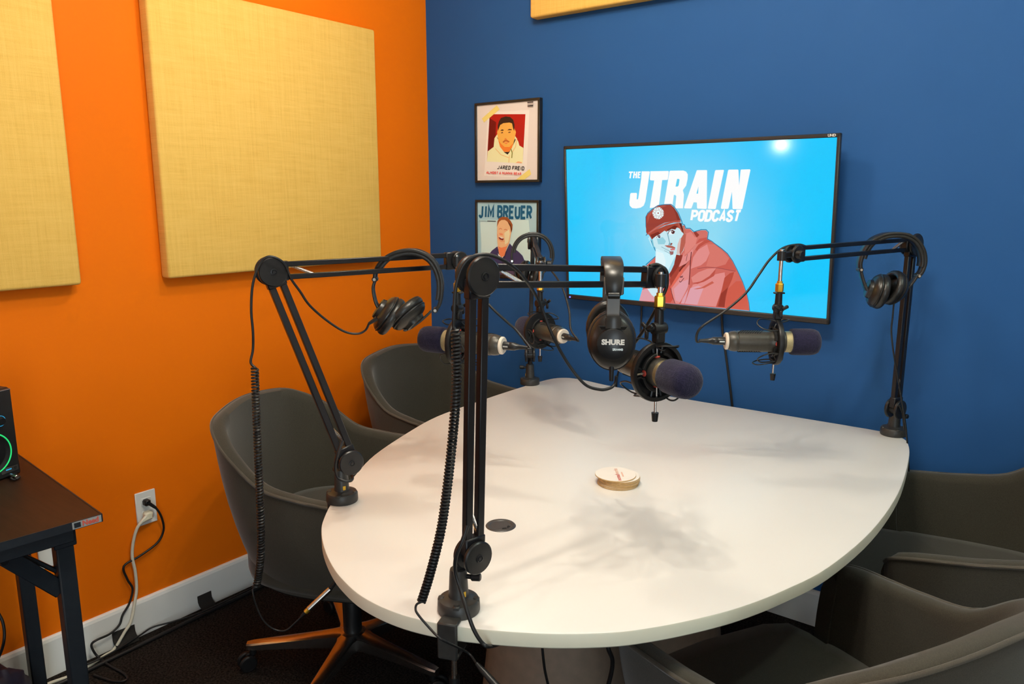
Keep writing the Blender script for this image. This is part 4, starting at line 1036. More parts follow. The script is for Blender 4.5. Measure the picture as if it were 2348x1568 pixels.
# ------------------------------------------------------------------ acoustic panels: cloth stretched over a board, corners folded
def acoustic_panel(c, d, m, label):
    mb = MB().box(c, d, bev=.009, seg=3)
    t = thing('acoustic_panel', label, 'acoustic panel', c, 0, 'linen acoustic panels on the walls')
    part(t, 'cloth_cover', mb, m, smooth=50)
    n = [0, 0, 0]
    thin = min(range(3), key=lambda i: d[i])
    back = list(c); back[thin] += (-1 if thin == 0 else 1) * (d[thin] / 2 + .0008)
    dd = [x - .03 for x in d]; dd[thin] = .0014
    part(t, 'backing_board', MB().box(back, dd), M_KRAFT)
acoustic_panel((.0265, -.788, 1.602), (.049, .902, .884), M_LINEN_Y, 'straw linen acoustic panel on the orange wall, nearer the corner')
acoustic_panel((.0265, -1.952, 1.620), (.049, .905, .910), M_LINEN_Y, 'straw linen acoustic panel above the dark desk')
acoustic_panel((1.036, -.0265, 2.508 - .012), (.915, .049, .884 - .024), M_LINEN_X, 'straw linen acoustic panel high on the blue wall')

# ------------------------------------------------------------------ television
TVC, TVR = Vector((1.2449, -.076, 1.313)), Euler((R(3.587), 0, R(-1.255)))
tv = thing('television', 'wide flat television showing a bright cyan podcast title card', 'television', TVC)
tv.rotation_euler = TVR
W2, H2 = .486, .283
f = MB()
for (c, d) in (((0, .006, H2 - .006), (.972, .018, .012)), ((0, .006, -H2 + .009), (.972, .018, .018)), ((-W2 + .005, .006, 0), (.010, .018, .566)), ((W2 - .005, .006, 0), (.010, .018, .566))):
    f.box(c, d, bev=.0025)
part(tv, 'bezel', f, M_BEZEL, world=False)
part(tv, 'back_shell', MB().box((0, .023, 0), (.962, .022, .556), bev=.006).box((0, .042, -.05), (.60, .02, .34), bev=.01), M_DARK, world=False)
sc = part(tv, 'screen', MB().add([(-.4765, .002, -.2655), (.4765, .002, -.2655), (.4765, .002, .2715), (-.4765, .002, .2715)], [(0, 1, 2, 3)]), M_SCREEN, world=False, smooth=0, fixn=False)
mb = MB(); ms = flat_art(mb, ART_TITLE, True, .002, .00001)
part(sc, 'title_lettering', mb, ms, world=False, smooth=0, label='white slanted words on the screen', fixn=False)
mb = MB(); ms = flat_art(mb, ART_PERSON, True, .0019, .00002)
part(sc, 'pictured_person', mb, ms, world=False, smooth=0, label='picture of a person in a red cap and salmon hoodie, hand on chin', fixn=False)
part(tv, 'resolution_mark', text_mb('UHD', .0105, Matrix.Translation((W2 - .024, -.0034, H2 - .006)) @ Matrix.Rotation(PI / 2, 4, 'X'), .0003), M_WHITEINK, world=False, smooth=0)
part(tv, 'maker_tab', MB().box((0, -.002, -H2 + .004), (.05, .006, .008), bev=.001), M_SATIN, world=False)
part(tv, 'power_light', MB().sphere((-W2 + .017, -.004, -H2 + .008), .0032), M_BLUELED, world=False)
part(tv, 'wall_bracket', MB().box((0, .0555, .0), (.30, .012, .20), bev=.002), M_METALBLK, world=False)

# ------------------------------------------------------------------ framed posters
def framed_poster(x0, x1, z0, z1, paper, art, label):
    t = thing('framed_poster', label, 'poster', ((x0 + x1) / 2, -.001, z0), 0, 'square framed posters left of the screen')
    f = MB(); w = .0095; y0, y1 = -.022, -.001; yc, dy = (y0 + y1) / 2, y1 - y0
    f.box(((x0 + x1) / 2, yc, z0 + w / 2), (x1 - x0, dy, w), bev=.001).box(((x0 + x1) / 2, yc, z1 - w / 2), (x1 - x0, dy, w), bev=.001)
    f.box((x0 + w / 2, yc, (z0 + z1) / 2), (w, dy, z1 - z0 - 2 * w), bev=.001).box((x1 - w / 2, yc, (z0 + z1) / 2), (w, dy, z1 - z0 - 2 * w), bev=.001)
    part(t, 'frame', f, M_FRAME)
    p = part(t, 'print_sheet', MB().box(((x0 + x1) / 2, -.010, (z0 + z1) / 2), (x1 - x0 - w, .012, z1 - z0 - w)), paper)
    mb = MB(); ms = flat_art(mb, art, False, -.0161, .00003)
    part(p, 'printed_picture', mb, ms, smooth=0, fixn=False)
framed_poster(.281, .606, 1.470, 1.785, M_PAPER_A, ART_POSTER_A, 'framed white poster with a taped snapshot of a person in a cream hood')
framed_poster(.280, .604, 1.086, 1.401, M_PAPER_B, ART_POSTER_B, 'framed pale blue poster of a laughing person in a dark jacket')

# ------------------------------------------------------------------ meeting table
OUTLINE = [(.768, -.20), (.760, -.40), (.763, -.60), (.775, -.80), (.818, -.965), (.890, -1.165), (.972, -1.31), (1.048, -1.435), (1.112, -1.514), (1.157, -1.556), (1.215, -1.597), (1.283, -1.635),
           (1.345, -1.661), (1.422, -1.681), (1.505, -1.682), (1.582, -1.664), (1.656, -1.630), (1.743, -1.577), (1.817, -1.516), (1.864, -1.461), (1.909, -1.394),
           (1.952, -1.315), (1.991, -1.215), (2.028, -1.082), (2.054, -.861), (2.054, -.608), (2.030, -.365), (2.004, -.215), (1.975, -.148), (1.915, -.119),
           (1.633, -.122), (1.348, -.130), (1.031, -.130), (.870, -.110), (.800, -.128)]
def offset_poly(P, d):
    n = len(P); out = []
    for i in range(n):
        t = (Vector(P[(i + 1) % n]) - Vector(P[i - 1])).normalized()
        out.append(Vector(P[i]) + Vector((-t.y, t.x)) * d)
    return out
ol = [Vector((p.x, p.y)) for p in crom([(a, b, 0) for a, b in OUTLINE], 5, True)]
area = sum(ol[i].x * ol[(i + 1) % len(ol)].y - ol[(i + 1) % len(ol)].x * ol[i].y for i in range(len(ol)))
if area < 0: ol.reverse()
tb = thing('meeting_table', 'large white teardrop meeting table with a thick cream edge', 'table', (1.40, -.9, 0))
mb = MB(); n = len(ol); vs = []; fs = []; mi = []
rings = [(.003, .712), (0, .715), (0, .7365), (.0008, .7388), (.003, .740)]
for (d, z) in rings: vs += [(p.x, p.y, z) for p in offset_poly(ol, d)]
mb.add(vs, [tuple(range(n))[::-1]], 1)
for r in range(len(rings) - 1):
    mb.add([], [(r * n + i - len(mb.v), r * n + (i + 1) % n - len(mb.v), (r + 1) * n + (i + 1) % n - len(mb.v), (r + 1) * n + i - len(mb.v)) for i in range(n)], 1 if r < 3 else 0)
mb.add([], [tuple(4 * n + i - len(mb.v) for i in range(n))], 0)
part(tb, 'tabletop', mb, [M_TABLE, M_TABLE_EDGE], smooth=30)
part(tb, 'pedestal', MB().lathe([(.20, .0), (.205, .02), (.175, .30), (.158, .56), (.165, .70), (.19, .712)], 40, Matrix.Translation((1.36, -.99, 0))), M_PEDESTAL)
part(tb, 'pedestal', MB().lathe([(.20, .0), (.205, .02), (.175, .30), (.158, .56), (.165, .70), (.19, .712)], 40, Matrix.Translation((1.38, -.45, 0))), M_PEDESTAL)
g = part(tb, 'cable_grommet', MB().lathe([(0, .7405), (.022, .7405), (.0232, .7418), (.0245, .7422), (.0295, .7422), (.0318, .7400)], 40, Matrix.Translation((1.4335, -1.311, 0))), M_GROMMET)
gm = MB().prism([(.002, -.019), (.012, -.0165), (.0115, -.0115), (.003, -.0125)], .7406, .7409, mtx=Matrix.Translation((1.4335, -1.311, 0)) @ Matrix.Rotation(R(40), 4, 'Z'))
gm.prism([(.013, -.015), (.0205, -.006), (.015, -.001), (.0125, -.0085)], .7406, .7409, mtx=Matrix.Translation((1.4335, -1.311, 0)) @ Matrix.Rotation(R(40), 4, 'Z'))
part(g, 'cable_opening', gm, M_HOLE, smooth=0)
part(g, 'lid_lip', MB().tube(crom([(1.4335 + .0225 * math.cos(R(a)), -1.311 + .0225 * math.sin(R(a)), .7412) for a in (-75, -55, -35, -15, 0)], 4), .0009, 5), M_CAST)

# ------------------------------------------------------------------ coasters
CX, CY = 1.5055, -.951
for k in range(8):
    dx, dy = [(.002, -.001), (.0015, 0), (.003, .002), (.004, .003), (.0032, .003), (.004, .0035), (.003, .003), (-.0045, -.002)][k]
    z0 = .7403 + k * .0028
    mb = MB().lathe([(.0482, 0), (.0489, .0006), (.0489, .0021), (.0484, .0026)], 44, Matrix.Translation((CX + dx, CY + dy, z0)))
    mb.add([(CX + dx + .0484 * math.cos(2 * PI * i / 44), CY + dy + .0484 * math.sin(2 * PI * i / 44), z0 + .00265) for i in range(44)], [tuple(range(44))], 1)
    o = thing('coaster', 'round kraft-edged coaster inside the low stack on the white table', 'coaster', (CX + dx, CY + dy, z0), 0, 'round coasters stacked on the table')
    part(o, 'board', mb, [M_KRAFT, M_COASTER], smooth=30)
    if 0 < k < 7: o['label'] = ('second', 'third', 'fourth', 'fifth', 'sixth', 'seventh')[k - 1] + ' kraft-edged coaster up from the tabletop in the low stack'
    if k == 0: o['label'] = 'lowest round coaster of the stack, jutting out slightly on the tabletop'
    if k == 7:
        o['label'] = 'topmost round coaster with pinkish red vertical print, shifted off the stack'
        th = math.atan2(.78, -.6)
        def word(t, s, off, along, m, nm):
            d = Vector((math.cos(th), math.sin(th), 0)); sd = Vector((-d.y, d.x, 0))
            c = Vector((CX + dx, CY + dy, z0 + .0030)) + d * along - sd * off
            part(o, nm, text_mb(t, s, Matrix.Translation(c) @ Matrix((d, sd, (0, 0, 1))).transposed().to_4x4(), .0002, depth=.00008), m, smooth=0)
        word('nomad', .0150, .004, -.0235, M_REDINK, 'lettering')
        word('works', .0150, .004, .017, M_PALERED, 'lettering')
        part(o, 'small_print', MB().box(Vector((CX + dx, CY + dy, z0 + .0030)) + Vector((math.cos(th), math.sin(th), 0)) * -.004 + Vector((math.sin(th), -math.cos(th), 0)) * .016, (.03, .0035, .0001), Matrix.Rotation(th, 3, 'Z')), M_PALERED)

# ------------------------------------------------------------------ chairs
def make_chair():
    t = thing('tub_chair', 'x', 'chair', (0, 0, 0), 0, 'charcoal upholstered tub chairs round the table')
    half_r = [(.202, .268, .606), (.192, .292, .626), (.150, .303, .638), (.070, .302, .645), (.001, .300, .652), (-.099, .294, .672), (-.184, .284, .733), (-.250, .251, .777), (-.301, .192, .808), (-.324, .10, .822)]
    half_b = [(.150, .200), (.145, .208), (.12, .216), (.05, .222), (-.02, .224), (-.09, .216), (-.15, .196), (-.20, .160), (-.235, .11), (-.255, .055)]
    rim = crom(half_r + [(-.331, 0, .829)] + [(a, -b, c) for a, b, c in half_r[::-1]], 5)
    bot = crom([(a, b, .335) for a, b in half_b] + [(-.262, 0, .335)] + [(a, -b, .335) for a, b in half_b[::-1]], 5)
    n = len(rim); inn = []
    for i in range(n):
        tg = rim[min(i + 1, n - 1)] - rim[max(i - 1, 0)]; tg.z = 0; tg.normalize()
        inn.append(Vector((-tg.y, tg.x, 0)))            # towards the seat
    if inn[n // 2].x < 0: inn = [-v for v in inn]
    def outer(i, s):
        e = s ** .85
        p = bot[i].lerp(rim[i], e); p.z = .335 + (rim[i].z - .335) * s
        return p + inn[i] * (-.014 * math.sin(PI * s))
    prof = []
    NB = 9
    for i in range(n):
        c = []
        th = .042
        for s in (0, .12, .26, .40, .54, .68, .80, .90, .965): c.append(outer(i, s))
        top = outer(i, 1.0); c.append(top + Vector((0, 0, -.006)))
        c.append(top + inn[i] * .004 + Vector((0, 0, -.001)))
        c.append(top + inn[i] * (th * .5) + Vector((0, 0, .003)))
        c.append(top + inn[i] * (th * .85) + Vector((0, 0, -.003)))
        hz = rim[i].z
        for k, s in enumerate((.94, .86, .75, .62, .48, .34, .22)):
            w = th - .004 - .006 * (1 - s)
            c.append(outer(i, s) + inn[i] * w)
        prof.append(c)
    m = len(prof[0]); mb = MB()
    mb.add([v for c in prof for v in c], [(i * m + k, i * m + k + 1, (i + 1) * m + k + 1, (i + 1) * m + k) for i in range(n - 1) for k in range(m - 1)])
    base = 0
    for i, sg in ((0, 1), (n - 1, -1)):                 # rounded arm fronts
        c = prof[i]; cen = sum(c, Vector()) / m; fwd = Vector((.012, 0, 0))
        ring2 = [v.lerp(cen, .28) + fwd for v in c]
        o = len(mb.v)
        mb.add(c + ring2, [(k, k + 1, m + k + 1, m + k) for k in range(m - 1)] + [(m - 1, 0, m, 2 * m - 1), tuple(range(m, 2 * m))])
    sh = part(t, 'shell', mb, M_FABRIC, world=False, smooth=60)
    pm = MB().tube([c[9] + Vector((0, 0, .002)) for c in prof], .0042, 6)
    part(sh, 'piping', pm, M_PIPING, world=False, smooth=60)
    # underside and seat
    edge = [c[0] for c in prof]
    um = MB().prism([(p.x, p.y) for p in edge], .332, .345)
    part(t, 'underside', um, M_DARK, world=False)
    ins = [outer(i, .40) + inn[i] * .030 for i in range(n)]
    k0, k1 = 0, n - 1
    ly = abs(ins[0].y)
    front = [(.205, -ly), (.255, -ly + .012), (.278, -ly * .72), (.290, 0), (.278, ly * .72), (.255, ly - .012), (.205, ly)]
    loop = [(p.x, p.y) for p in ins] + front
    a2 = sum(loop[i][0] * loop[(i + 1) % len(loop)][1] - loop[(i + 1) % len(loop)][0] * loop[i][1] for i in range(len(loop)))
    if a2 < 0: loop.reverse()
    lp = [Vector(p) for p in loop]
    def ins_loop(d):
        c = sum(lp, Vector((0, 0))) / len(lp)
        return [c + (p - c) * (1 - d / max((p - c).length, .05)) for p in lp]
    sm = MB(); nl = len(lp); vs = []
    lev = [(.02, .345), (.004, .352), (0, .37), (0, .462), (.006, .476), (.018, .484), (.06, .488)]
    for d, z in lev: vs += [(p.x, p.y, z) for p in ins_loop(d)]
    sm.add(vs, [(r * nl + i, r * nl + (i + 1) % nl, (r + 1) * nl + (i + 1) % nl, (r + 1) * nl + i) for r in range(len(lev) - 1) for i in range(nl)] + [tuple(range(nl))[::-1], tuple((len(lev) - 1) * nl + i for i in range(nl))])
    part(t, 'seat', sm, M_FABRIC, world=False, smooth=60)
    part(t, 'gas_column', MB().cyl((0, 0, .20), (0, 0, .335), .014, 16), M_STEEL, world=False)
    part(t, 'column_sleeve', MB().lathe([(.0, .085), (.028, .085), (.028, .235), (.024, .245), (0, .245)], 24), M_DARK, world=False)
    part(t, 'tilt_plate', MB().box((0, 0, .322), (.16, .13, .022), bev=.005), M_DARK, world=False)
    part(t, 'hub', MB().lathe([(0, .055), (.040, .058), (.048, .085), (.044, .105), (.030, .112), (0, .112)], 30), M_ALU, world=False)
    for k in range(5):
        a = 2 * PI * k / 5 + R(-17); d = Vector((math.cos(a), math.sin(a), 0)); sd = Vector((-d.y, d.x, 0))
        lm = MB(); st = []
        for (r, w, zt, zb) in ((.028, .036, .108, .062), (.06, .026, .107, .064), (.12, .0225, .102, .066), (.22, .019, .094, .066), (.30, .0165, .087, .066), (.318, .012, .085, .067)):
            st.append([d * r + sd * w + Vector((0, 0, zt - .004)), d * r + sd * (w * .7) + Vector((0, 0, zt)), d * r - sd * (w * .7) + Vector((0, 0, zt)), d * r - sd * w + Vector((0, 0, zt - .004)),
                       d * r - sd * (w * .8) + Vector((0, 0, zb)), d * r + sd * (w * .8) + Vector((0, 0, zb))])
        lm.add([v for s in st for v in s], [(i * 6 + q, i * 6 + (q + 1) % 6, i * 6 + 6 + (q + 1) % 6, i * 6 + 6 + q) for i in range(len(st) - 1) for q in range(6)] + [tuple(range(6)), tuple(30 + q for q in range(6))])
        part(t, 'leg', lm, M_ALU, world=False, smooth=35)
        cm = MB().cyl(d * .302 + Vector((0, 0, .048)), d * .302 + Vector((0, 0, .068)), .011, 14)
        cm.box(d * .302 + Vector((0, 0, .040)) + d * .010, (.026, .012, .024), Matrix.Rotation(a + .5, 3, 'Z'), .004)
        c = part(t, 'caster', cm, M_DARK, world=False)
        q = a + .5 + PI / 2; wd = Vector((math.cos(q), math.sin(q), 0)); wc = d * .302 + Vector((math.cos(a + .5), math.sin(a + .5), 0)) * .018 + Vector((0, 0, .0265))
        for sg in (-1, 1):
            part(c, 'wheel', MB().cyl(wc + wd * sg * .007, wc + wd * sg * .021, .026, 20, bev=.004), M_DARK, world=False)
    return t
chair = make_chair()
CHAIRS = [((0.676, -1.086, 0), 23.9, 'charcoal tub chair at the left edge, behind the coiled cord', 0),
          ((0.489, -0.377, 0), 3.3, 'charcoal tub chair in the corner by the blue and orange walls', 0),
          ((2.195, -.386, 0), 192, 'charcoal tub chair against the blue wall, right of the table', 0),
          ((2.034, -1.167, 0), 154.4, 'nearest charcoal tub chair, its rounded back in the foreground at right', 0)]
for k, (loc, deg, lab, _) in enumerate(CHAIRS):
    c = chair if k == 0 else copy_tree(chair)
    c.location = loc; c.rotation_euler = (0, 0, R(deg)); c['label'] = lab

# ------------------------------------------------------------------ microphones with shock mounts (axis along +X, foam at the front)
def make_mic():
    t = thing('microphone', 'x', 'microphone', (0, 0, 0), 0, 'broadcast microphones hanging from the boom arms')
    XM = Matrix.Rotation(PI / 2, 4, 'Y')                # lathe axis to +X
    body = MB().lathe([(0, -.112), (.020, -.112), (.0232, -.106), (.0245, -.098), (.0245, -.0935), (.0238, -.0925), (.0238, -.091), (.0248, -.090), (.0255, -.03), (.0248, -.0185), (.0248, -.010), (.0262, -.006), (.0268, .016), (.0255, .019), (0, .019)], 32, XM)
    b = part(t, 'body', body, M_MICBODY, world=False)
    for k in range(10):                                 # slanted cooling grooves above and below
        for sg in (1, -1):
            x = -.082 + k * .0055
            pts = [Vector((x + u * .010, .0256 * math.sin(u * .55), sg * .0256 * math.cos(u * .55))) for u in (-1, -.5, 0, .5, 1)]
            part(b, 'groove', MB().tube(pts, .0009, 4), M_HOLE, world=False)
    part(t, 'end_ring', MB().lathe([(.0, -.1195), (.0185, -.1195), (.0205, -.1175), (.0205, -.1135), (.0185, -.112), (0, -.112)], 32, XM), M_BONE, world=False)
    part(t, 'grille', MB().lathe([(.0250, .019), (.0252, .038)], 32, XM), M_MESH, world=False)
    part(t, 'windscreen', MB().lathe([(.0262, .0335), (.0302, .0345), (.0314, .039), (.0318, .060), (.0314, .080), (.0298, .0895), (.0262, .0960), (.020, .0998), (.010, .1012), (0, .1015)], 36, XM), M_FOAM, world=False, smooth=80)
    x = part(t, 'cable_connector', MB().lathe([(.0, -.158), (.0062, -.158), (.0078, -.150), (.0092, -.148), (.0096, -.137), (.0092, -.136), (.0096, -.135), (.0098, -.1195), (0, -.1195)], 20, XM), M_SATIN, world=False)
    part(x, 'strain_relief', MB().lathe([(.0, -.180), (.0038, -.180), (.0060, -.158), (0, -.158)], 12, XM), M_RUBBER, world=False)
    part(x, 'connector_text', MB().box((-.1275, -.0096, 0), (.012, .0006, .003)).box((-.1275, .0096, 0), (.012, .0006, .003)), M_SILVERINK, world=False)
    # shock mount
    ring = MB().lathe([(.0475, -.0055), (.0545, -.0055), (.0555, -.003), (.0555, .003), (.0545, .0055), (.0475, .0055), (.0475, -.0055)], 44, XM)
    s = part(t, 'shock_mount_ring', ring, M_DARK, world=False)
    cr = MB()
    for k in range(4):
        a0 = PI / 2 * k + PI / 4
        arc_pts = [Vector((-.002, .0345 * math.cos(a0 + u), .0345 * math.sin(a0 + u))) for u in (-.55, -.28, 0, .28, .55)]
        cr.strip(arc_pts, .020, .005, (1, 0, 0))
        for u in (-.55, .55):
            q = a0 + u
            cr.tube([(-.002, .0345 * math.cos(q), .0345 * math.sin(q)), (-.002, .0475 * math.cos(q), .0475 * math.sin(q))], .0026, 6)
    part(s, 'cradle', cr, M_DARK, world=False)
    for k in range(4):
        q = PI / 2 * k + .03; d = Vector((0, math.cos(q), math.sin(q)))
        part(s, 'grommet', MB().cyl(d * .0262 + Vector((-.002, 0, 0)), d * .0292 + Vector((-.002, 0, 0)), .0062, 14, bev=.001), M_RED, world=False)
        part(s, 'set_screw', MB().cyl(d * .029 + Vector((-.002, 0, 0)), d * .0475 + Vector((-.002, 0, 0)), .0024, 8), M_STEEL, world=False)
    for k, (q, l) in enumerate(((100, -.052), (62, .030), (205, -.050), (330, -.045), (250, -.052), (295, .028))):
        q = R(q); q2 = q + .62; mid = (q + q2) / 2
        e = lambda a, r, x: Vector((x, r * math.cos(a), r * math.sin(a)))
        loop = crom([e(q, .049, -.004), e(q - .1, .054, l * .45), e(q + .02, .056, l * .85), e(mid, .052, l), e(q2 - .02, .052, l * .8), e(q2 + .06, .050, l * .4), e(q2, .0475, -.004), e(mid, .040, l * .2)], 5, True)
        part(s, 'elastic_cord', MB().tube(loop, .0016, 6, closed=True), M_RUBBER, world=False)
    part(s, 'lower_screw', MB().cyl((-.002, 0, -.054), (-.002, 0, -.078), .0024, 10), M_STEEL, world=False)
    part(s, 'screw_knob', MB().lathe([(0, -.094), (.0052, -.094), (.0068, -.0775), (0, -.0775)], 14, Matrix.Translation((-.002, 0, 0))), M_DARK, world=False)
    # swivel, brass adapter
    sw = MB().box((0, 0, .064), (.018, .020, .022), bev=.003)
    sw.lathe([(.0, -.013), (.0105, -.013), (.0115, -.010), (.0115, .010), (.0105, .013), (0, .013)], 18, Matrix.Translation((0, 0, .080)) @ Matrix.Rotation(PI / 2, 4, 'X'))
    sw.cyl((0, 0, .084), (0, 0, .117), .0088, 14, r2=.0078)
    sw.box((0, 0, .116), (.026, .010, .004), bev=.0015)
    w = part(t, 'swivel', sw, M_DARK, world=False)
    wn = MB()
    wn.cyl((0, -.012, .080), (0, -.024, .080), .0055, 10)
    for k in range(3):
        a = 2 * PI * k / 3 + .5
        wn.box((.010 * math.cos(a), -.026, .080 + .010 * math.sin(a)), (.016, .006, .008), Matrix.Rotation(-a, 3, 'Y'), .002)
    part(w, 'wing_knob', wn, M_DARK, world=False)
    ad = MB().lathe([(.0, .119), (.0092, .119), (.0098, .121), (.0098, .137), (.0088, .1385), (.0066, .1395), (.0066, .144), (0, .144)], 6)
    part(t, 'thread_adapter', ad, M_GOLD, world=False, smooth=20)
    return t
mic = make_mic()
MICS = [(-27, 'microphone in the foreground with its round navy foam turned to the viewer'),
        (193, 'microphone hanging behind the nearest arm post, navy foam pointing at the orange wall'),
        (34, 'microphone hanging in front of the screen edge, navy foam pointing to the blue wall'),
        (160, 'farthest microphone, below the laughing person poster, foam end turned away')]
for k, (deg, lab) in enumerate(MICS):
    c = mic if k == 0 else copy_tree(mic)
    c.location = MIC_AT[k]; c.rotation_euler = (0, 0, R(deg)); c['label'] = lab

# ------------------------------------------------------------------ boom arms clamped to the table edge
def edge_dist(p, o):
    best = 1.0
    for i in range(len(ol)):
        a, c = ol[i], ol[(i + 1) % len(ol)]; d = c - a
        den = o.x * d.y - o.y * d.x
        if abs(den) < 1e-9: continue
        t = ((a.x - p[0]) * d.y - (a.y - p[1]) * d.x) / den; u = ((a.x - p[0]) * o.y - (a.y - p[1]) * o.x) / den
        if t > 0 and 0 <= u <= 1: best = min(best, t)
    return best

def boom_arm(J, mic_at, out, label, knob_dir, tail=True):
    J = [Vector(p) for p in J]
    t = thing('boom_arm', label, 'boom arm', J[0], 0, 'black desk boom arms holding the microphones')
    up = Vector((0, 0, 1)); o = Vector(out).normalized()
    hd = J[3] - J[2]; hd.z = 0; hd.normalize(); nrm = Vector((hd.y, -hd.x, 0))
    b = MB().lathe([(.0, 0), (.0345, 0), (.0355, .003), (.0350, .017), (.0325, .0215), (.022, .023), (.0175, .026), (0, .026)], 36, Matrix.Translation(J[0]))
    base = part(t, 'base', b, M_CAST, label='grey-black round clamp base')
    for k in range(4):
        nm = MB(); a = PI / 2 * k + .6; d = Vector((math.cos(a), math.sin(a), 0))
        nm.box(J[0] + d * .029 + Vector((0, 0, .0185)), (.011, .012, .010), Matrix.Rotation(a, 3, 'Z'), .002)
        part(base, 'lug', nm, M_CAST)
    pz = J[0].z
    part(t, 'post', MB().lathe([(.0175, .022), (.0165, .030), (.0145, .070), (.0135, .074), (.011, .0755), (0, .0755)], 24, Matrix.Translation(J[0])), M_CAST)
    kd = Vector(knob_dir).normalized()
    part(t, 'thumb_screw', MB().cyl(J[0] + kd * .012 + up * .062, J[0] + kd * .022 + up * .062, .004, 10).cyl(J[0] + kd * .022 + up * .062, J[0] + kd * .038 + up * .063, .0068, 12, bev=.0015), M_DARK)
    part(t, 'warning_tag', MB().box(J[0] + nrm * .0158 + up * .034, (.007, .002, .010), Matrix.Rotation(math.atan2(nrm.y, nrm.x) + PI / 2, 3, 'Z'), .001), M_GRIME)
    # clamp bracket over the table edge
    ec = J[0] + o * (edge_dist(J[0], o) + .0055)
    sd = Vector((-o.y, o.x, 0)); rz = Matrix((o, sd, up)).transposed()
    cl = MB().box(Vector((ec.x, ec.y, .7145)), (.007, .034, .064), rz, .0025)
    cl.box(Vector((ec.x, ec.y, .7434)) - o * .010, (.024, .034, .006), rz, .002)
    cl.box(Vector((ec.x, ec.y, .686)) - o * .022, (.046, .034, .007), rz, .002)
    c = part(t, 'clamp', cl, M_CAST)
    sc_ = Vector((ec.x, ec.y, 0)) - o * .028
    part(c, 'clamp_screw', MB().cyl(sc_ + up * .598, sc_ + up * .706, .0048, 12).cyl(sc_ + up * .704, sc_ + up * .7118, .012, 16), M_STEEL)
    hm = MB().cyl(sc_ + up * .594, sc_ + up * .634, .009, 14)
    hm.cyl(sc_ + up * .606 - sd * .042, sc_ + up * .606 + sd * .042, .0022, 8)
    hm.sphere(sc_ + up * .606 - sd * .042, .0065).sphere(sc_ + up * .606 + sd * .042, .0065)
    part(c, 'clamp_handle', hm, M_DARK)
    # lower joint
    jb = MB().tube(crom([J[0] + up * .066, J[0] + up * .082 + (J[1] - J[0]) * .08, J[1] * .75 + (J[0] + up * .082) * .25, J[1]], 4), .0085, 10)
    part(t, 'stem', jb, M_DARK)
    def joint(p, r, nm_, th=.0052, gap=.0125, bolt=True):
        m1 = MB()
        for sg in (-1, 1):
            q = axis_mtx(p + nrm * sg * gap, nrm * sg)
            m1.lathe([(0, -.003), (r - .002, -.003), (r, -.001), (r, th - .002), (r - .002, th), (r * .3, th + .0006), (0, th + .0006)], 32, q)
        m1.cyl(p - nrm * gap, p + nrm * gap, r * .55, 18)
        jn = part(t, nm_, m1, M_SATIN)
        if bolt:
            for sg in (-1, 1):
                q = axis_mtx(p + nrm * sg * (gap + th), nrm * sg)
                part(jn, 'bolt_cap', MB().lathe([(.0068, .0004), (.0068, .0018), (.0052, .0022), (.0046, .0010), (.0034, .0010), (.0030, .0020), (0, .0020)], 16, q), M_METALBLK)
        return jn
    def pair(a, b, nm_, sep, w, h, cut0, cut1):
        d = (b - a).normalized(); p = nrm.cross(d).normalized()
        if p.z < 0 or (abs(p.z) < .2 and p.dot(hd) < 0): p = -p
        m1 = MB()
        for sg in (-1, 1):
            m1.bar(a + d * cut0 + p * sg * sep, b - d * cut1 + p * sg * sep, w, h, p, .0012)
        for q, s in ((a, 1), (b, -1)):
            m1.bar(q + d * s * .004, q + d * s * (.034), .0165, sep * 2 + h + .003, p, .002)
        arm = part(t, nm_, m1, M_METALBLK)
        s0, s1 = (a + d * .040 + p * sep * .75, a + d * .085 - p * sep * .75)
        part(arm, 'spring', MB().helix([s0, s1], .0032, .0007, .0022, 4, 8), M_GREYCORD)
        return arm
    joint(J[1], .0275, 'lower_joint')
    pair(J[1], J[2], 'lower_arm', .0118, .0125, .0135, .018, .010)
    joint(J[2], .0300, 'elbow_joint')
    pair(J[2], J[3], 'upper_arm', .0132, .0115, .0105, .020, .012)
    joint(J[3], .0215, 'end_joint', .0045, .0105)
    # knob and rod that carry the microphone
    part(t, 'end_knob', MB().cyl(J[3] + hd * .008 - nrm * .016, J[3] + hd * .008 - nrm * .032, .0105, 12, bev=.002), M_DARK)
    m0 = Vector(mic_at); top = Vector((m0.x, m0.y, J[3].z))
    m1 = MB().cyl(top - up * .012, top + up * .010, .010, 14).bar(J[3], top, .011, .014, up, .002)
    part(t, 'swivel_head', m1, M_SATIN)
    part(t, 'mounting_rod', MB().tube([top + up * .014, top - up * .012, m0 + up * .1435], .0046, 10), M_STEEL)
    return t
RIGHT = Vector((.793, .609, 0))
boom_arm(JOINTS_FRONT, MIC_AT[0], (.36, -.93, 0), 'boom arm clamped at the near table edge, upright bars nearest the viewer', (.9, .43, 0))
boom_arm(JOINTS_LEFT, MIC_AT[1], (-.85, -.53, 0), 'boom arm clamped by the left chair, leaning against the orange background', (-.9, .3, 0))
boom_arm(JOINTS_RIGHT, MIC_AT[2], (.55, .83, 0), 'boom arm clamped at the table corner beside the bare blue wall', (.8, -.3, 0))
boom_arm(JOINTS_BACK, MIC_AT[3], (-1, .05, 0), 'farthest boom arm, upright before the lower poster', (-.7, -.5, 0))

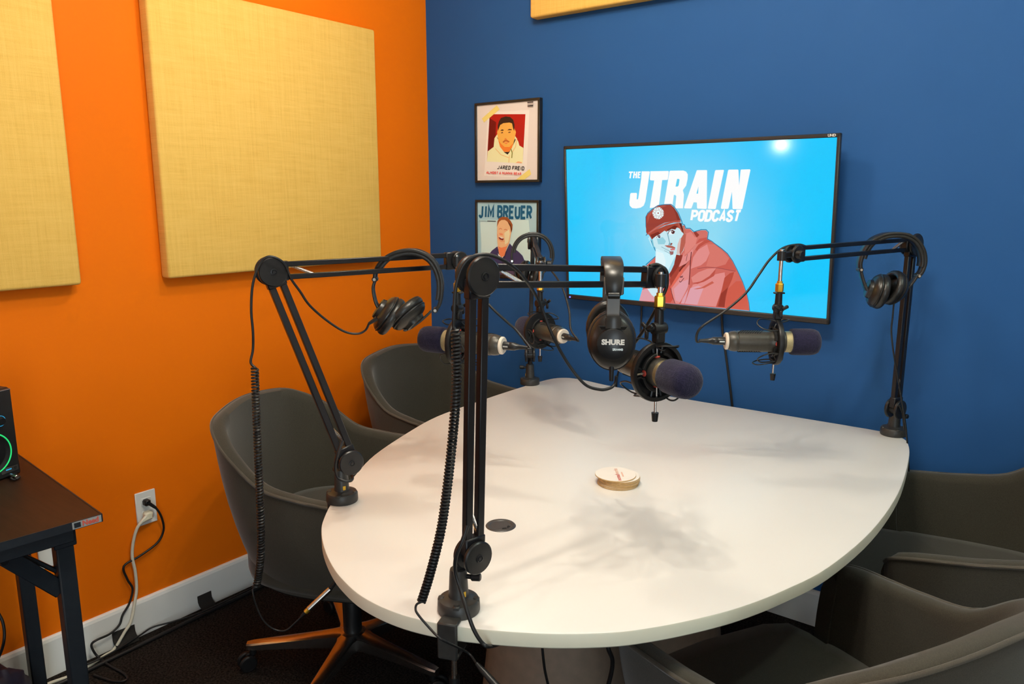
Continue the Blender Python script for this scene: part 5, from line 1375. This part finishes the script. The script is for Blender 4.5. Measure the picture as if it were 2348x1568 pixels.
# ------------------------------------------------------------------ headphones hanging on the arms
CUP = [(0, .027), (.020, .027), (.0235, .0255), (.0245, .021), (.026, .0175), (.037, .013), (.0425, .0075), (.0445, .001), (.0430, -.001), (0, -.001)]
PAD = [(.030, -.001), (.0435, -.001), (.0462, -.005), (.0470, -.011), (.0450, -.017), (.040, -.0205), (.034, -.0195), (.030, -.015), (.0285, -.004), (.0, -.004)]
def headphones(label, at, rotz, band, yokes, cups, axes, width=.030, scale=1.0, extras=None, oval=None):
    """everything in the headphones' own plane: X along it, Y across, Z up."""
    t = thing('headphones', label, 'headphones', at, rotz, 'black studio headphones hung on the boom arms')
    P = [Vector((x, 0, z)) for x, z in band]; path = crom(P, 6); n = len(path)
    wl = [width * (.72 + .28 * min(1, 3.2 * min(i, n - 1 - i) / n)) for i in range(n)]
    hb = part(t, 'headband', MB().strip(path, width, .0075, (0, 1, 0), wl=wl), M_PHONE, world=False, smooth=50)
    T, N, B = frames(path)
    cen = sum(path, Vector()) / n
    pad = []
    for i in range(int(n * .12), int(n * .88)):
        v = (cen - path[i]); v.y = 0; v = (v - T[i] * v.dot(T[i])).normalized(); pad.append(path[i] + v * .0070)
    part(hb, 'band_padding', MB().strip(pad, width * .92, .0085, (0, 1, 0)), M_LEATHER, world=False, smooth=50)
    for k, e in enumerate((P[0], P[-1])):
        hm = MB().cyl(e + Vector((0, -.010, 0)), e + Vector((0, .010, 0)), .0062, 14, bev=.001)
        h = part(t, 'hinge', hm, M_PHONE, world=False)
        part(h, 'hinge_pin', MB().cyl(e + Vector((0, -.0112, 0)), e + Vector((0, -.009, 0)), .0034, 12), M_STEEL, world=False)
        y = crom([Vector((a, 0, b)) for a, b in yokes[k]], 5)
        part(t, 'yoke', MB().strip(y, .018, .005, (0, 1, 0), wl=[.016 + .010 * i / len(y) for i in range(len(y))]), M_PHONE, world=False, smooth=50)
        c = Vector((cups[k][0], 0, cups[k][1])); q = axis_mtx(c, axes[k], (0, 0, 1)) @ (Matrix.Scale(scale, 4) if not oval else Matrix.Diagonal((scale, scale * oval, scale, 1)))
        cp = part(t, 'ear_cup', MB().lathe(CUP, 36, q), M_PHONE, world=False)
        part(cp, 'ear_cushion', MB().lathe(PAD, 60, q, wob=.010, wn=26), M_LEATHER, world=False, smooth=70)
        part(cp, 'cup_rim', MB().lathe([(.0438, -.0005), (.0455, .0005), (.0455, .003), (.0440, .004)], 36, q), M_SATIN, world=False)
        if extras: extras(t, k, q, cp)
    return t
RZ = math.atan2(.609, .793)
headphones('headphones hanging open on the arm before the orange wall', PHONES_LEFT_AT[0], RZ, BAND_LEFT, (YOKE_LEFT_A, YOKE_LEFT_B), CUPS_LEFT,
           ((-.8, -.12, .58), (.66, -.16, -.73)))
headphones('headphones hanging before the bare blue wall, both cushions facing inward', PHONES_RIGHT_AT[0], RZ, BAND_RIGHT, (YOKE_RIGHT_A, YOKE_RIGHT_B), CUPS_RIGHT,
           ((-.95, .16, .22), (.93, .10, -.34)))
headphones('farthest headphones, their thin band arching over the lower poster', PHONES_BACK_AT[0], RZ, BAND_BACK, (YOKE_BACK_A, YOKE_BACK_B), CUPS_BACK,
           ((-.95, .2, .2), (.9, .15, -.3)), width=.024, scale=.82)
nc = Vector(PHONES_FRONT_CUPS[0]); e = Vector((.545, -.838, 0)).normalized(); mid = nc - e * .072
at = Vector((mid.x, mid.y, PHONES_FRONT_AT[0][2] + .006))
dz = nc.z - at.z
def front_extras(t, k, q, cp):
    sg = 1 if k == 0 else -1
    x = .0905 * sg if k == 0 else -.0905
    sl = MB().box((x - .004 * sg, 0, -.066), (.0035, .022, .052), bev=.001)
    part(t, 'size_slider', sl, M_PHONEGREY, world=False)
    part(t, 'band_end_cap', MB().box((x - .0035 * sg, 0, -.037), (.0085, .033, .030), bev=.002), M_PHONEGREY, world=False)
    if k == 0:
        part(t, 'side_mark', MB().box((.0988, 0, -.112), (.0016, .013, .005), bev=.0005), M_BLUEMARK, world=False)
        part(cp, 'badge_disc', MB().lathe([(0, .0), (.0255, .0), (.0262, .002), (.0262, .0050), (.0245, .0062), (0, .0062)], 36, axis_mtx((.0990, 0, dz), (1, 0, 0))), M_SATIN, world=False)
        rot = Matrix.Translation((.1055, 0, dz)) @ Matrix.Rotation(PI / 2, 4, 'Z') @ Matrix.Rotation(PI / 2, 4, 'X')
        part(cp, 'lettering', text_mb('SHURE', .0118, rot @ Matrix.Translation((0, .004, 0)), .0006, xs=1.05), M_WHITEINK, world=False, smooth=0)
        part(cp, 'model_lettering', text_mb('SRH440', .0052, rot @ Matrix.Translation((.008, -.008, 0)), .00015), M_SILVERINK, world=False, smooth=0)
        part(cp, 'cable_boot', MB().cyl((.083, 0, dz - .036), (.083, 0, dz - .066), .0046, 10, r2=.0036), M_RUBBER, world=False)
bandp = [(.0905, -.052), (.0915, -.035), (.082, -.016), (.055, -.004), (0, .0), (-.055, -.004), (-.082, -.016), (-.0915, -.035), (-.0905, -.052)]
fh = headphones('headphones nearest the viewer with pale maker lettering on the facing cup', at, math.atan2(e.y, e.x), bandp,
                (((.0905, -.090), (.0925, -.100), (.0955, dz + .045), (.0975, dz + .026)), ((-.0905, -.090), (-.0925, -.100), (-.0955, dz + .045), (-.0975, dz + .026))),
                ((.072, dz), (-.072, dz)), ((1, 0, .02), (-1, 0, .02)), width=.033, scale=1.10, extras=front_extras, oval=.80)
ym = MB()
ym.strip(crom([Vector((.0935, 0, -.090)), Vector((.0965, 0, -.108)), Vector((.0975, 0, dz + .030))], 4), .030, .004, (0, 1, 0), wl=[.026, .027, .029, .031, .034, .038, .042, .045, .048])
part(fh, 'outer_yoke_cover', ym, M_PHONE, world=False, smooth=50)

# ------------------------------------------------------------------ cords on the arms
def cord(name, path, r, label, cat='cable', m=None, per=6, n=8, group=None, smooth_path=True):
    mb = MB()
    for p in (path if isinstance(path[0][0], (tuple, list)) else [path]):
        mb.tube(crom(p, per) if smooth_path else p, r, n)
    return single(name, mb, m or M_RUBBER, label, cat, group, 60, base=(path[0][0] if isinstance(path[0][0], (tuple, list)) else path[0]))
def mic_tail(k):
    m = Matrix.Translation(MIC_AT[k]) @ Matrix.Rotation(R(MICS[k][0]), 4, 'Z')
    return [tuple(m @ Vector((-.172, 0, 0))), tuple(m @ Vector((-.186, 0, -.001)))]
def mic_cable(k, upper, lower, r, label):
    t = thing('microphone_cable', label, 'cable', MIC_AT[k], 0, 'microphone cables on the boom arms')
    part(t, 'upper_lead', MB().tube(crom(mic_tail(k) + list(upper), 6), r, 8), M_RUBBER, smooth=60)
    if lower: part(t, 'lower_lead', MB().tube(crom(lower, 6), r, 8), M_RUBBER, smooth=60)
mic_cable(0, CORD_FRONT_MIC_UPPER[1:], CORD_FRONT_MIC_LOWER, .0033, 'black microphone cable clipped down the nearest arm to the table edge')
mic_cable(1, CORD_LEFT_MIC[1:], CORD_LEFT_LOWER, .0032, 'black microphone cable slanting between the nearest post and the farthest microphone')
mic_cable(3, CORD_BACK_MIC[1:], None, .0030, 'grey-black microphone cable curving up beside the screen corner')
mic_cable(2, CORD_RIGHT_MIC[2:], CORD_RIGHT_LOWER, .0030, 'black microphone cable sweeping across the lower right of the screen')
def headphone_cord(label, straight, coil, tail, rad, wire, pitch):
    t = thing('headphone_cord', label, 'cable', straight[0], 0, 'headphone cords')
    part(t, 'straight_lead', MB().tube(crom(list(straight) + [coil[0]], 6), .0026, 8), M_RUBBER, smooth=60)
    part(t, 'coil', MB().helix(crom(coil, 10), rad, wire, pitch), M_RUBBER, smooth=60)
    part(t, 'tail_lead', MB().tube(crom([coil[-1]] + list(tail), 6), .0019, 7), M_RUBBER, smooth=60)
    return t
ca = headphone_cord('coiled headphone cord drooping beside the nearest arm post', PHONE_FRONT_STRAIGHT, PHONE_FRONT_COIL, PHONE_FRONT_TAIL, .0057, .0022, .0054)
part(ca, 'jack_sleeve', MB().tube(PHONE_FRONT_PLUG, [.0028, .0050, .0062], 12), M_SATIN)
cb = headphone_cord('coiled headphone cord hanging straight down before the left chair', PHONE_LEFT_STRAIGHT, PHONE_LEFT_COIL, PHONE_LEFT_TAIL, .0064, .0025, .0066)
part(cb, 'cable_boot', MB().tube([Vector(PHONE_LEFT_STRAIGHT[0]) + Vector((.0145, .011, .012)), Vector(PHONE_LEFT_STRAIGHT[0])], [.0052, .0034], 10), M_RUBBER)
pp = [Vector(p) for p in PHONE_LEFT_PLUG]
part(cb, 'plug_boot', MB().tube([pp[0], pp[0].lerp(pp[1], .5), pp[1]], [.0028, .0040, .0044], 10), M_RUBBER)
part(cb, 'brass_collar', MB().tube([pp[1], pp[2]], .0058, 12), M_GOLD)
part(cb, 'adapter_barrel', MB().tube([pp[2], pp[3]], .0062, 16), M_STEEL)
part(cb, 'adapter_lead', MB().tube(crom(pp[3:], 4), [.0046] * 4 + [.0030] * 5 + [.0024] * 4, 8) if False else MB().tube([pp[3], pp[4], pp[5], pp[6]], [.0048, .0040, .0026, .0024], 8), M_RUBBER)
cord('headphone_cord', PHONE_RIGHT, .0022, 'thin straight headphone cord dropping along the arm by the blue wall', group='headphone cords')

# ------------------------------------------------------------------ cords below the screen and under the table
cord('television_cable', TV_CORD_LONG, .0042, 'black cable trailing down the blue wall behind the table', group='cables below the television')
cord('television_cable', TV_CORD_SHORT, .0034, 'short black cable end hanging under the middle of the screen', group='cables below the television')
cord('television_cable', TV_CORD_LOW, .0036, 'black cable stub at the wall, seen under the lettered headphones', group='cables below the television')
cord('table_cable', UNDER_CORD, .0028, 'black cable hanging before the brown table pedestal', group='cables under the table')
cord('table_cable', UNDER_CORD_B, .0045, 'black cable dropping between the pedestal and the nearest chair', group='cables under the table')

# ------------------------------------------------------------------ side desk with its speaker
DR = math.atan2(.046, -.560)                              # direction of the desk's right-hand edge, towards the wall
ev = Vector((.560, -.046, 0)).normalized(); sv = Vector((-ev.y, ev.x, 0))   # ev: out from the wall; sv: along the edge towards the corner
dk = thing('folding_desk', 'folding desk with a dark brown top and black steel legs', 'desk', (.35, -2.2, 0))
corner = Vector((.698, -1.786, 0)); drm = Matrix((ev, sv, (0, 0, 1))).transposed()
dc = corner - ev * .335 - sv * .70
part(dk, 'desktop', MB().box(dc + Vector((0, 0, .7265)), (.67, 1.40, .017), drm, .0015), M_DESK)
part(dk, 'edge_band', MB().box(dc + ev * .336 + Vector((0, 0, .7262)), (.003, 1.402, .018), drm).box(dc + sv * .701 + Vector((0, 0, .7262)), (.672, .003, .018), drm), M_STEELBLK)
rail = MB().box(dc + ev * .30 + Vector((0, 0, .700)), (.028, 1.30, .036), drm, .002).box(dc - ev * .28 + Vector((0, 0, .700)), (.028, 1.30, .036), drm, .002)
rail.box(dc + sv * .640 + Vector((0, 0, .702)), (.58, .030, .032), drm, .002)
part(dk, 'rail', rail, M_STEELBLK)
st = part(dk, 'maker_sticker', MB().box(corner + ev * .0025 - sv * .030 + Vector((0, 0, .7262)), (.0008, .058, .0155), drm), M_STICKER, label='silver sticker with red word')
smx = Matrix.Translation(corner + ev * .0032 - sv * .023 + Vector((0, 0, .7262))) @ Matrix((sv, (0, 0, 1), ev)).transposed().to_4x4()
part(st, 'sticker_word', text_mb('Need', .0155, smx, .0006, xs=.95), M_REDINK, smooth=0)
part(st, 'sticker_emblem', MB().box(corner + ev * .0031 - sv * .049 + Vector((0, 0, .7262)), (.0005, .013, .011), drm).box(corner + ev * .0033 - sv * .049 + Vector((0, 0, .7262)), (.0005, .008, .007), drm), M_STEELBLK)
for (px_, py_) in ((.600, -1.833), (.115, -1.757), (.560, -3.05), (.10, -3.01)):
    lg = part(dk, 'leg', MB().box((px_, py_, .345), (.036, .036, .69), drm, .003), M_STEELBLK)
    part(lg, 'leg_socket', MB().box((px_, py_, .672), (.046, .046, .040), drm, .002), M_STEELBLK)
    part(lg, 'foot_cap', MB().box((px_, py_, .012), (.040, .040, .024), drm, .003), M_DARK)
for bx in (0, -.485):
    part(dk, 'brace', MB().bar((.612 + bx, -1.962 - bx * .14, .688), (.602 + bx, -1.846 - bx * .14, .548), .010, .036, (0, 0, 1), .002), M_STEELBLK)
    part(dk, 'brace_strip', MB().bar((.585 + bx, -1.945 - bx * .14, .690), (.590 + bx, -1.846 - bx * .14, .590), .012, .010, (0, 0, 1), .002), M_STEELBLK)
part(dk, 'hinge_bolt', MB().cyl((.600, -1.955, .668), (.628, -1.955, .668), .008, 10), M_METALBLK)

sA, sB = Vector(SPEAKER_CORNERS[0]), Vector(SPEAKER_CORNERS[1])
sA = sA + (sA - sB).normalized() * .007; sA.z = .735
fx = (sA - sB); fx.z = 0; fx.normalize(); fy = Vector((-fx.y, fx.x, 0))        # fx: along the front to the right; fy: towards the back
sp = thing('studio_monitor', 'black studio monitor speaker with a green glowing ring on the desk', 'speaker', sA - fx * .0725)
srm = Matrix((fx, fy, (0, 0, 1))).transposed(); o0 = sA - fx * .0725 + Vector((0, 0, .001))
part(sp, 'cabinet', MB().box(o0 + fy * .095 + Vector((0, 0, .111)), (.145, .176, .222), srm, .004), M_SPK)
part(sp, 'baffle', MB().box(o0 + fy * .004 + Vector((0, 0, .111)), (.141, .008, .218), srm, .003), M_SATIN)
wq = axis_mtx(o0 - fy * .0005 + Vector((0, 0, .072)), -fy)
part(sp, 'woofer', MB().lathe([(.050, .0), (.047, .004), (.042, .002), (.036, -.001), (.018, -.0002), (.016, .002), (.008, .005), (0, .006)], 40, wq), M_DARK)
part(sp, 'glow_ring', MB().tube([wq @ Vector((.0500 * math.cos(2 * PI * k / 48), .0500 * math.sin(2 * PI * k / 48), .003)) for k in range(48)], .0016, 6, closed=True), M_GREEN)
kq = axis_mtx(o0 + fx * .034 + Vector((0, 0, .146)) - fy * .0003, -fy)
kn = part(sp, 'volume_knob', MB().lathe([(.0095, 0), (.0092, .008), (.008, .0095), (0, .0095)], 24, kq), M_DARK)
part(kn, 'knob_ring', MB().tube([kq @ Vector((.0125 * math.cos(2 * PI * k / 32), .0125 * math.sin(2 * PI * k / 32), .0012)) for k in range(32)], .0008, 5, closed=True), M_CYAN)
part(sp, 'tweeter', MB().lathe([(.020, 0), (.017, .003), (.012, .001), (.009, .004), (0, .007)], 28, axis_mtx(o0 - fx * .026 + Vector((0, 0, .165)), -fy)), M_DARK)
jp = part(sp, 'jack_plate', MB().box(o0 + fx * .042 - fy * .0008 + Vector((0, 0, .020)), (.044, .002, .014), srm, .0008), M_CAST)
part(jp, 'jack_socket', MB().cyl(o0 + fx * .056 - fy * .0016 + Vector((0, 0, .022)), o0 + fx * .056 - fy * .003 + Vector((0, 0, .022)), .0034, 14), M_HOLE)
part(jp, 'plate_mark', MB().box(o0 + fx * .039 - fy * .0019 + Vector((0, 0, .022)), (.014, .0004, .003), srm), M_CYAN)
part(sp, 'front_grille_line', MB().box(o0 - fy * .0008 + Vector((0, 0, .2185)), (.136, .002, .002), srm), M_GREYCORD)
lc = o0 + fx * .040 - fy * .020
lp_ = crom([lc + Vector((.028 * math.cos(a * .9) - .01, .010 * math.sin(a * 1.7) - .004, .004 + .0025 * (k % 3))) for k, a in enumerate([i * .8 for i in range(14)])], 5)
t = thing('patch_lead', 'tangled short black lead with a silver plug before the speaker', 'cable', (lc.x, lc.y, .736))
part(t, 'lead', MB().tube(lp_, .0022, 7), M_RUBBER, smooth=60)
part(t, 'plug', MB().cyl(lc + Vector((-.01, -.006, .010)), lc + Vector((.016, -.002, .009)), .0042, 12, bev=.001), M_STEEL)
cord('desk_cable', DESK_CORD, .0035, 'black cable looping down below the dark desk at the picture edge')

# fabric bag on the floor below the desk
bag = MB()
bc = Vector((.20, -1.905, 0)); rows = []
for (z, r, w) in ((.0, .085, 0), (.02, .105, .006), (.08, .108, .010), (.14, .096, .012), (.185, .075, .013), (.205, .050, .010), (.200, .030, .006)):
    rows.append([bc + Vector(((r + w * math.sin(5 * a + z * 40) + w * .6 * math.sin(9 * a - z * 60)) * math.cos(a) * .9, (r + w * math.sin(4 * a + z * 50)) * math.sin(a), z + w * .6 * math.sin(3 * a))) for a in [2 * PI * k / 36 for k in range(36)]])
bag.add([v for r in rows for v in r], [(i * 36 + k, i * 36 + (k + 1) % 36, (i + 1) * 36 + (k + 1) % 36, (i + 1) * 36 + k) for i in range(len(rows) - 1) for k in range(36)] + [tuple(range(36)), tuple((len(rows) - 1) * 36 + k for k in range(36))])
single('fabric_bag', bag, M_BAG, 'slumped dark navy fabric bag on the floor under the desk', 'bag', smooth=70, base=bc)

# ------------------------------------------------------------------ wall plates, plugs and power cords
t = thing('wall_outlet', 'white wall outlet with two plugs, low on the orange wall', 'outlet', (0, -1.356, .424))
part(t, 'cover_plate', MB().box((.0033, -1.356, .4245), (.006, .066, .112), bev=.002), M_PLATE)
for z in (.446, .402):
    part(t, 'socket', MB().box((.0068, -1.356, z), (.0025, .033, .027), bev=.001), M_PLATE)
t = thing('blank_wall_plate', 'blank white wall plate on the orange wall behind the desk leg', 'wall plate', (0, -1.645, .39))
part(t, 'cover_plate', MB().box((.0033, -1.645, .394), (.006, .072, .112), bev=.002), M_PLATE)
part(t, 'plate_screw', MB().cyl((.006, -1.625, .368), (.0072, -1.625, .368), .0028, 10), M_CAST)
t = thing('power_cord', 'black power cord from the upper socket, folding down over the baseboard', 'cable', CORD_BLACK[0], 0, 'power cords at the wall outlet')
part(t, 'lead', MB().tube(crom(CORD_BLACK, 6), .0036, 8), M_RUBBER, smooth=60)
part(t, 'plug', MB().box((.019, -1.360, .447), (.022, .020, .020), bev=.004).cyl((.026, -1.358, .446), Vector(CORD_BLACK[1]), .0062, 10, r2=.0045), M_DARK)
t = thing('power_cord', 'ivory power cord from the lower socket, curving to the floor', 'cable', CORD_WHITE[0], 0, 'power cords at the wall outlet')
part(t, 'lead', MB().tube(crom(CORD_WHITE, 6), .0050, 8), M_WHITECORD, smooth=60)
part(t, 'plug', MB().box((.021, -1.361, .404), (.026, .026, .026), bev=.005).cyl((.026, -1.364, .398), Vector(CORD_WHITE[1]), .0085, 12, r2=.0058), M_IVORY)
cord('floor_cable', FLOOR_CORD_A, .0062, 'thick black cable lying along the foot of the white baseboard', group='cables along the baseboard')
cord('floor_cable', FLOOR_CORD_B, .0030, 'thin dark cable wandering over the thick one by the baseboard', group='cables along the baseboard')
for k, p in enumerate(FLAP_POINTS):
    y = p[1]; w = .026 if k == 0 else .036
    mb = MB()
    pr = [(.0155, .052), (.0170, .030), (.0230, .020), (.0330, .014), (.0420, .006)]
    vs = []; 
    for (x, z) in pr: vs += [(x, y - w, z + (.004 if k else 0)), (x, y + w, z)]
    for (x, z) in pr: vs += [(x - .0012, y - w, z - .0012), (x - .0012, y + w, z - .0012)]
    nP = len(pr)
    mb.add(vs, [(2 * i, 2 * i + 1, 2 * i + 3, 2 * i + 2) for i in range(nP - 1)] + [(2 * nP + 2 * i, 2 * nP + 2 * i + 2, 2 * nP + 2 * i + 3, 2 * nP + 2 * i + 1) for i in range(nP - 1)])
    single('cable_strap', mb, M_VELCRO, ('black fabric strap pinning cables to the baseboard beside the left chair', 'black fabric strap pinning cables to the baseboard below the outlet')[k], 'cable strap', 'fabric straps on the baseboard', base=p)
